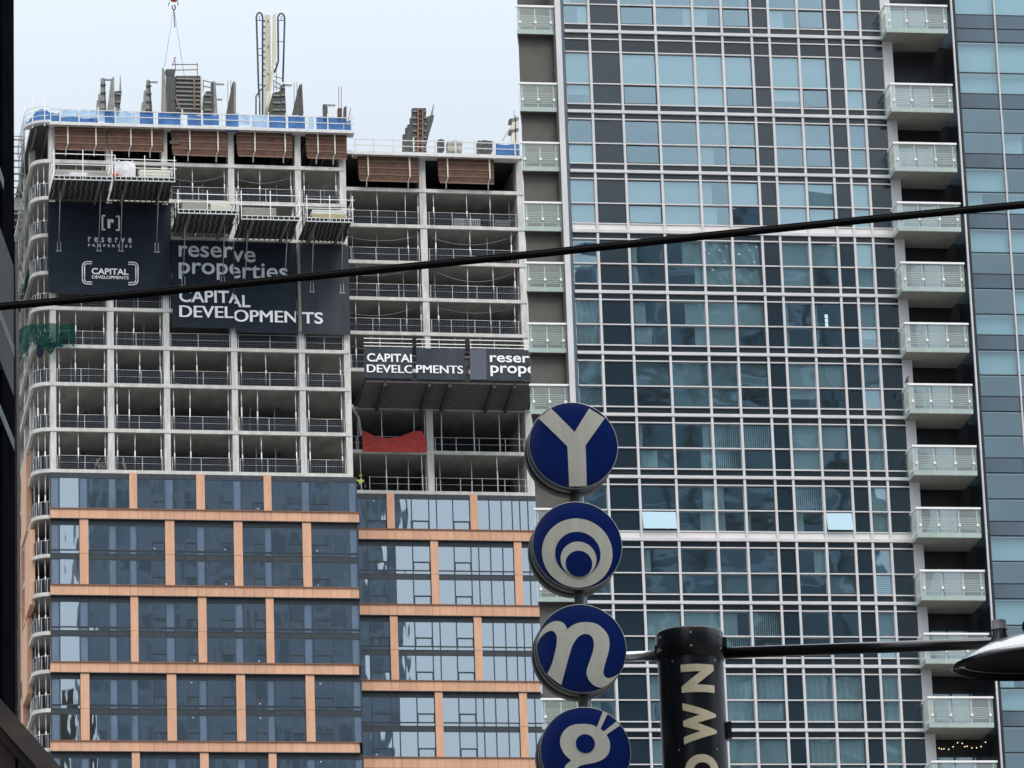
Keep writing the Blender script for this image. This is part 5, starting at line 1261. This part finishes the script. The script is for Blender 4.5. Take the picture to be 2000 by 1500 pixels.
def emblem(p, on, pts, mat, extra=.0035, hole=None):
    """raised letter following the domed face"""
    vs, fs = fill([clipdisc(q) for q in pts]); bm = bmesh.new(); bv = [bm.verts.new((x, y, 0)) for x, y in vs]
    for f in fs:
        try: bm.faces.new([bv[j] for j in f])
        except ValueError: pass
    bmesh.ops.subdivide_edges(bm, edges=[e_ for e_ in bm.edges if e_.calc_length() > .25], cuts=2, use_grid_fill=True); bmesh.ops.triangulate(bm, faces=bm.faces[:])
    bm.normal_update(); up_ = sum(f.normal.z * f.calc_area() for f in bm.faces)
    if up_ < 0: bmesh.ops.reverse_faces(bm, faces=bm.faces[:])
    bm.verts.index_update(); mb = MB(); mb.add([on(v.co.x, v.co.y, lift_at(v.co.x, v.co.y) + extra) for v in bm.verts], [tuple(v.index for v in f.verts) for f in bm.faces]); bm.free()
    return mb.build('letter', mat, p)
def npx(pts, cx, cy, r=440.0): return [((x - cx) / r, -(y - cy) / r) for x, y in pts]
# Y
p, on = disc(0)
Y = npx([(355, 270), (490, 172), (712, 420), (868, 172), (1020, 272), (815, 555), (815, 968), (640, 968), (635, 565)], 700, 548)
emblem(p, on, Y, 'sign_cream')
# O: nested rings
p, on = disc(1)
for j, (cx, cy, r, m_) in enumerate(((645, 610, 346, 'sign_cream'), (649, 622, 222, 'sign_blue'), (653, 676, 176, 'sign_cream'), (655, 722, 130, 'sign_blue'))):
    emblem(p, on, npx(circ(cx, cy, r, 56), 652, 528), m_, .0035 + .003 * j)
# n
p, on = disc(2)
NN = [(262, 300), (300, 190), (360, 112), (430, 72), (490, 70), (540, 98), (566, 152), (610, 116), (680, 86), (760, 80), (850, 96), (920, 150), (962, 215), (972, 290), (958, 380), (928, 470), (904, 560), (905, 602), (930, 630), (970, 630), (1020, 608), (1075, 575), (1040, 640), (990, 690), (940, 722), (880, 728), (820, 714), (768, 670), (740, 615), (740, 555), (770, 470), (800, 390), (818, 315), (813, 250), (780, 208), (725, 200), (672, 226), (622, 290), (590, 365), (540, 525), (488, 700), (420, 650), (355, 590), (400, 500), (438, 375), (459, 270), (455, 205), (425, 168), (378, 172), (322, 212), (278, 275), (250, 370)]
def mixed(pts, sharp, n=4):
    out = []; m_ = len(pts)
    for i in range(m_):
        p1, p2 = Vector(pts[i]), Vector(pts[(i + 1) % m_]); p0 = Vector(pts[i - 1]) if i not in sharp else p1; p3 = Vector(pts[(i + 2) % m_]) if (i + 1) % m_ not in sharp else p2
        for s in range(n): t = s / n; out.append(tuple(.5 * ((2 * p1) + (p2 - p0) * t + (2 * p0 - 5 * p1 + 4 * p2 - p3) * t * t + (3 * p1 - p0 - 3 * p2 + p3) * t ** 3)))
    return out
emblem(p, on, npx(mixed(NN, {6, 21, 40, 42, 51, 0}), 700, 336), 'sign_cream')
# g
p, on = disc(3)
GG = [(600, 1430), (545, 1380), (508, 1310), (498, 1260), (510, 1190), (560, 1120), (640, 1080), (740, 1073), (820, 1085), (860, 1105), (928, 945), (972, 972), (895, 1120), (925, 1150), (1055, 1045), (1090, 1085), (950, 1180), (978, 1240), (980, 1300), (960, 1370), (900, 1425), (820, 1455), (700, 1478), (650, 1510), (660, 1560), (760, 1590), (900, 1600), (980, 1660), (960, 1740), (800, 1790), (640, 1780), (540, 1720), (520, 1640), (540, 1560), (535, 1490)]
emblem(p, on, npx(mixed(GG, {0, 9, 10, 11, 12, 13, 14, 15, 16}), 745, 1340), 'sign_cream')
emblem(p, on, npx(circ(742, 1268, 93, 40), 745, 1340), 'sign_blue', .0065)
emblem(p, on, npx(circ(740, 1690, 130, 40, 50), 745, 1340), 'sign_blue', .0065)
# e (below the frame)
p, on = disc(4)
emblem(p, on, circ(0, 0, .62, 56), 'sign_cream'); emblem(p, on, circ(0, .05, .36, 40), 'sign_blue', .0065); emblem(p, on, [(-.36, -.05), (.8, -.2), (.8, -.02), (-.36, .1)], 'sign_cream', .0085)

# black cylinder sign hung on the same bar
def Nn(x, y): u, z = Nh(x, y); return u, z
cc = (Nn(1349.5, 1290)[0], .12); rc = (Nn(1414, 1290)[0] - Nn(1285, 1290)[0]) / 2
ztop = N.hit(1347, 1222, .12 - rc)[1]; zband = N.hit(1347, 1276, .12 - rc)[1]; zbot = ztop - 2.75
CY_ = thing('cylinder_sign', 'black cylinder sign with gold letters running up it, ending in OWN', 'sign', N, cc[0], cc[1], zbot)
MB().lathe([(0, 0), (rc * .99, 0), (rc, .01), (rc, zband - zbot)], (cc[0], cc[1], zbot), 64).build('drum', 'black_paint', CY_)
MB().lathe([(rc * 1.0, zband - .012 - zbot), (rc * 1.035, zband - .008 - zbot), (rc * 1.035, ztop - zbot - .012), (rc * 1.01, ztop - zbot), (0, ztop - zbot + .012)], (cc[0], cc[1], zbot), 64).build('cap', 'black_paint', CY_)
mb = MB()
for a in (-150, -90, -30, 20, 200):
    for z in (zband + .06, ztop - .06): q = math.radians(a); mb.ball((cc[0] + rc * 1.04 * math.cos(q), cc[1] + rc * 1.04 * math.sin(q), z), .011, 4)
for a, z in ((-125, zband - .05), (-45, zband - .05), (-120, zband - .78), (-50, zband - .78)): q = math.radians(a); mb.ball((cc[0] + rc * math.cos(q), cc[1] + rc * math.sin(q), z), .009, 4)
mb.build('rivet', 'steel_pole', CY_)
MB().box(cc[0] + rc * 1.0, cc[0] + rc * 1.12, cc[1] - .05, cc[1] + .05, ztop - .13, ztop - .05).build('bracket', 'black_gloss', CY_)
MB().box(cc[0] + rc * 1.0, cc[0] + rc * 1.14, cc[1] - .06, cc[1] + .04, zband - .66, zband - .52).build('bracket', 'black_gloss', CY_)
MB().box(cc[0] - rc * 1.08, cc[0] - rc * .98, cc[1] - .05, cc[1] + .05, ztop - .22, ztop - .10).build('bracket', 'black_gloss', CY_)
# letters: read upwards, wrapped on the drum
aoff = math.radians(-82)                                  # facing slightly right of us
def wrap_letters(word, z_end, height, adv):
    z = z_end
    for ch in word[::-1]:
        vs, fs = text2d(ch, .05); hv = max(y for _, y in text2d('H', .05)[0]); x0 = min(x for x, _ in vs); x1 = max(x for x, _ in vs)
        ln = adv[ch]; sc = ln / (x1 - x0)
        bm = bmesh.new(); bv = [bm.verts.new((x, y, 0)) for x, y in vs]
        for f in fs:
            try: bm.faces.new([bv[j] for j in f])
            except ValueError: pass
        for kk in range(1, 10): bmesh.ops.bisect_plane(bm, geom=bm.verts[:] + bm.edges[:] + bm.faces[:], plane_co=(0, hv * kk / 10, 0), plane_no=(0, 1, 0))
        bm.verts.index_update(); mb = MB(); pts = []
        for v in bm.verts:
            along = (v.co.x - x0) * sc; across = (.5 - v.co.y / hv) * height; a = aoff + across / rc
            pts.append((cc[0] + (rc + .014) * math.cos(a), cc[1] + (rc + .014) * math.sin(a), z - ln + along))
        fc = [tuple(v.index for v in f.verts) for f in bm.faces]; n0 = len(pts)
        back = [(cc[0] + (x - cc[0]) * rc / (rc + .014), cc[1] + (y - cc[1]) * rc / (rc + .014), zz) for x, y, zz in pts]
        bnd = [(e_.verts[0].index, e_.verts[1].index) for e_ in bm.edges if len(e_.link_faces) == 1]; bm.free()
        mb.add(pts + back, fc + [(a, b, b + n0, a + n0) for a, b in bnd]); mb.build('letter', 'letter_gold', CY_)
        z -= ln + .085
pxm = 2 * rc / 129.0
wrap_letters('DOWNTOWN', N.hit(1363, 1297, .12 - rc)[1], 59.5 * pxm * 1.02, {'D': 56 * pxm, 'O': 66 * pxm, 'W': 82 * pxm, 'N': 56 * pxm, 'T': 52 * pxm})
# carrying bar: bright stub at the left, black arm to the right, post out of frame
ba, bb = Nn(1200, 1273), Nn(1284, 1273); zbar = bb[1]; rb = (Nn(1250, 1262.5)[1] - Nn(1250, 1282.5)[1]) / 2
x_end = Nn(2330, 1273)[0]
BAR = thing('sign_arm', 'long horizontal arm, bright steel at the left and black at the right, carrying the signs', 'sign arm', N, x_end, .12, .1)
MB().tube([(ax, .14, zbar + .0), (cc[0] - rc * .9, .13, zbar)], rb, 20).build('stub', 'steel_bright', BAR)
MB().tube([(cc[0] + rc * .9, .12, zbar - .0), (x_end, .12, zbar)], rb * 1.12, 20).build('arm', 'black_gloss', BAR)
MB().tube([(x_end, .12, .1), (x_end, .12, zbar + .8)], [.13, .10], 20).lathe([(.24, 0), (.24, .06), (.15, .12), (.13, .4)], (x_end, .12, .1), 20).build('post', 'black_paint', BAR)

# ================================================================= OVERHEAD CABLE
pts = [(-60, 605.5), (0, 600), (200, 582), (400, 562.5), (700, 532), (1060, 496), (1380, 462), (1760, 423.5), (2000, 401), (2080, 393)]
K = Frame(-6, 20.0, 1000, 500)
cpts = [(lambda q: K.w(q[0], 0, q[1]))(K.hit(x, y)) for x, y in pts]
q0, q1 = cpts[0], cpts[-1]; dr = (q1 - q0).normalized()
allp = [q0 - dr * 14 + Vector((0, 0, .9))] + cpts + [q1 + dr * 14 + Vector((0, 0, .9))]
o = K.O
loc = [((p - o).dot(K.e), (p - o).dot(K.n), p.z) for p in allp]
mb = MB().tube(loc, .0155, 10)
# thin strand lashed along the top
mb.tube([(a, b, c + .017) for a, b, c in loc], .0055, 6)
solo(mb, 'power_cable', 'rubber', 'thick black overhead cable crossing the whole picture', 'cable', K, loc[5][0], loc[5][1], loc[5][2])

# ================================================================= STREET LAMP (right edge)
E_ = Frame(0, 15.0, 1900, 1280)
def eh(x, y, d=0): u, z = E_.hit(x, y, d); return u, z
s_m = eh(1960, 1280)[0] - eh(1860, 1280)[0]; pm = s_m / 100
lc, lz = eh(2046, 1294)
LP = thing('street_lamp', 'black street lamp with a shallow domed shade and a grey light sensor on top', 'street lamp', E_, lc, 0, 0)
rr = 186 * pm
prof = [(r_ * pm, h_ * pm) for r_, h_ in ((186, 0), (184, 3), (170, 12), (150, 24), (120, 39), (86, 50), (46, 58), (30, 62), (26, 74), (0, 76))]
tilt = Matrix.Rotation(math.radians(3.6), 3, 'X') @ Matrix.Rotation(math.radians(-1.3), 3, 'Y')
def lathe_t(prof, cx, cy, cz, n=64):
    vs = []; fs = []
    for r, h in prof:
        for k_ in range(n): a = 2 * math.pi * k_ / n; q = tilt @ Vector((r * math.cos(a), r * math.sin(a), h)); vs.append((cx + q.x, cy + q.y, cz + q.z))
    for a in range(len(prof) - 1):
        for k_ in range(n): k2 = (k_ + 1) % n; fs.append((a * n + k_, a * n + k2, (a + 1) * n + k2, (a + 1) * n + k_))
    return vs, fs
mb = MB(); mb.add(*lathe_t(prof, lc, 0, lz), True); mb.build('shade', 'lamp_shade', LP)
mb = MB(); vs, fs = lathe_t([(rr * .995, .0), (rr * .95, -.004), (rr * .93, .018), (rr * .6, .03), (rr * .3, .036), (0, .038)], lc, 0, lz); mb.add(vs, [f[::-1] for f in fs], True); mb.build('underside', 'lamp_inner', LP)
mb = MB(); vs, fs = lathe_t([(rr * .22, .012), (rr * .2, -.02), (rr * .12, -.045), (0, -.052)], lc + .02, 0, lz); mb.add(vs, [f[::-1] for f in fs], True); mb.build('lens', 'brass', LP)
mb = MB(); mb.add(*lathe_t([(rr * 1.002, -.005), (rr * 1.01, .0), (rr * 1.0, .007), (rr * .985, .009)], lc, 0, lz), True); mb.build('rim', 'black_gloss', LP)
ux, uz = eh(1952, 1229)
mb = MB().lathe([(15 * pm * 1.05, 0), (15 * pm * 1.05, .004), (14 * pm, .008), (14 * pm, .03), (13.8 * pm, .033), (0, .034)], (ux, 0, uz - .003), 24); mb.build('light_sensor', 'photocell', LP)
mb = MB().lathe([(27 * pm, -.075), (22 * pm, -.05), (15 * pm, -.022), (13.5 * pm, 0)], (ux, 0, uz), 24)
for a in (-2.2, -1.4, -.7): mb.tube([(ux + 14 * pm * math.cos(a), 14 * pm * math.sin(a), uz), (ux + 15 * pm * math.cos(a), 15 * pm * math.sin(a), uz - .022), (ux + 24 * pm * math.cos(a), 24 * pm * math.sin(a), uz - .065)], .003, 5)
mb.build('sensor_socket', 'black_paint', LP)
ax_, az_ = eh(2004, 1224)
mb = MB().tube([(lc, 0, lz + .12), (lc, 0, lz + .22), (lc + .05, .02, lz + .32), (lc + .2, .1, lz + .4), (lc + 1.6, .5, lz + .52)], [.07, .055, .045, .042, .05], 12).lathe([(.06, .10), (.06, .14), (.05, .16)], (lc, 0, lz), 20); mb.build('bracket_arm', 'black_gloss', LP)
MB().ball((ax_ + .015, 0, az_ - .0), .030, 7).build('knuckle', 'black_gloss', LP)
cx_, cz_ = eh(1878, 1296)
MB().tube([(cx_ - .022, -.0, cz_ - .012), (cx_ - .018, 0, cz_ + .008), (cx_ + .018, 0, cz_ + .012)], .0035, 6).tube([(cx_ - .024, 0, cz_ - .015), (cx_ + .01, 0, cz_ - .01)], .006, 6).build('latch', 'steel_bright', LP)
MB().tube([(lc + 1.6, .5, .1), (lc + 1.6, .5, lz + .75)], [.11, .075], 16).lathe([(.2, 0), (.2, .08), (.12, .2)], (lc + 1.6, .5, .1), 16).build('lamp_post', 'black_paint', LP)

# ================================================================= DARK BUILDING AND STONE PARAPET (left edge)
A_ = Frame(0, 46.0, 26, 400)
def ah(x, y): return A_.hit(x, y)
ud = ah(26.5, 300)[0]
DB = thing('dark_office_building', 'dark metal and glass building edge along the left border of the picture', 'building', A_, ud, 0, 0)
zt = ah(20, -40)[1] + 14
# the flank that runs back towards us is what shows; it recedes along d
def flank(d0, d1, z0, z1, out, nm, mat): MB().box(ud - .5, ud + out, d0, d1, z0, z1).build(nm, mat, DB)
# position of a picture column on the flank plane
def fd(x, y=500, off=0.0): return A_.side(x, y, ud + off)
d26 = 0.0; d4 = fd(5)[0]; 
MB().box(ud - 14, ud - .5, -26, 0, 0, zt).build('body', 'dark_frame', DB)
flank(d4, -.04, 0, zt, 0, 'corner_pier', 'dark_frame')
flank(-22, d4 - .03, 0, zt, -.10, 'glazing', 'dim_glass')
def zfl(x, y, off=0.0): return A_.side(x, y, ud + off)
mb = MB()
for (x, y) in ((2, 350), (8, 640), (6, 820)): z = zfl(x, y)[1]; mb.box(ud - .09, ud + .015, -22, d4 if y < 600 else -.1, z - .07, z + .05)
mb.build('sill_line', 'dark_alu', DB)
pa, pb = zfl(14, 490), zfl(14, 745)
MB().box(ud - .05, ud + .012, -22, -.12, pb[1], pa[1]).build('spandrel_panel', 'grey_cladding', DB)
mb = MB(); mb.box(ud - .04, ud + .006, -.05, .0, 0, zt); mb.build('trim', 'dark_frame', DB)
u34 = ah(33, 900)[0]; z1 = ah(30, 470)[1]
MB().prism([(ud + .002, 0), (u34 + .006, 0), (u34, ah(33, 900)[1]), (ud + .012, z1), (ud + .002, z1)], .02, .30).build('stone_quoin', 'rust_stone', DB)
# stone parapet, lower left corner: its top edge climbs towards the left
Bd = Frame(0, 24.0, 60, 1450)
ax0, az0 = Bd.hit(-400, 915); ax1, az1 = Bd.hit(0, 1366); ax2, az2 = Bd.hit(118, 1500); ax3, az3 = Bd.hit(330, 1742)
SB = thing('stone_building', 'brown stone gable with a projecting coping in the lower left corner', 'building', Bd, ax1, 0, 0)
def off(p, q, t): v = Vector((q[0] - p[0], q[1] - p[1])).normalized(); return Vector((-v.y, v.x)) * t
top = [(ax0, az0), (ax1, az1), (ax2, az2), (ax3, az3)]
low = .15
MB().prism([(ax0, 0), (ax3, 0), (ax3, az3 - low), (ax2, az2 - low * 1.0), (ax1, az1 - low), (ax0, az0 - low)], .10, 6.0).build('wall', 'brown_stone', SB)
MB().prism([(ax0, az0 - low), (ax1, az1 - low), (ax2, az2 - low), (ax3, az3 - low), (ax3, az3), (ax2, az2), (ax1, az1), (ax0, az0)], -.06, 6.1).build('coping', 'coping', SB)
MB().prism([(ax0, az0 - low * 1.4), (ax1, az1 - low * 1.4), (ax2, az2 - low * 1.4), (ax3, az3 - low * 1.4), (ax3, az3 - low - .002), (ax2, az2 - low - .002), (ax1, az1 - low - .002), (ax0, az0 - low - .002)], .02, 6.05).build('moulding', 'brown_stone', SB)
ju, jz = Bd.hit(28, 1440)
mb = MB(); mb.box(ju - .006, ju + .006, .092, .099, 0, jz)
mb.build('joint', 'dark_frame', SB)
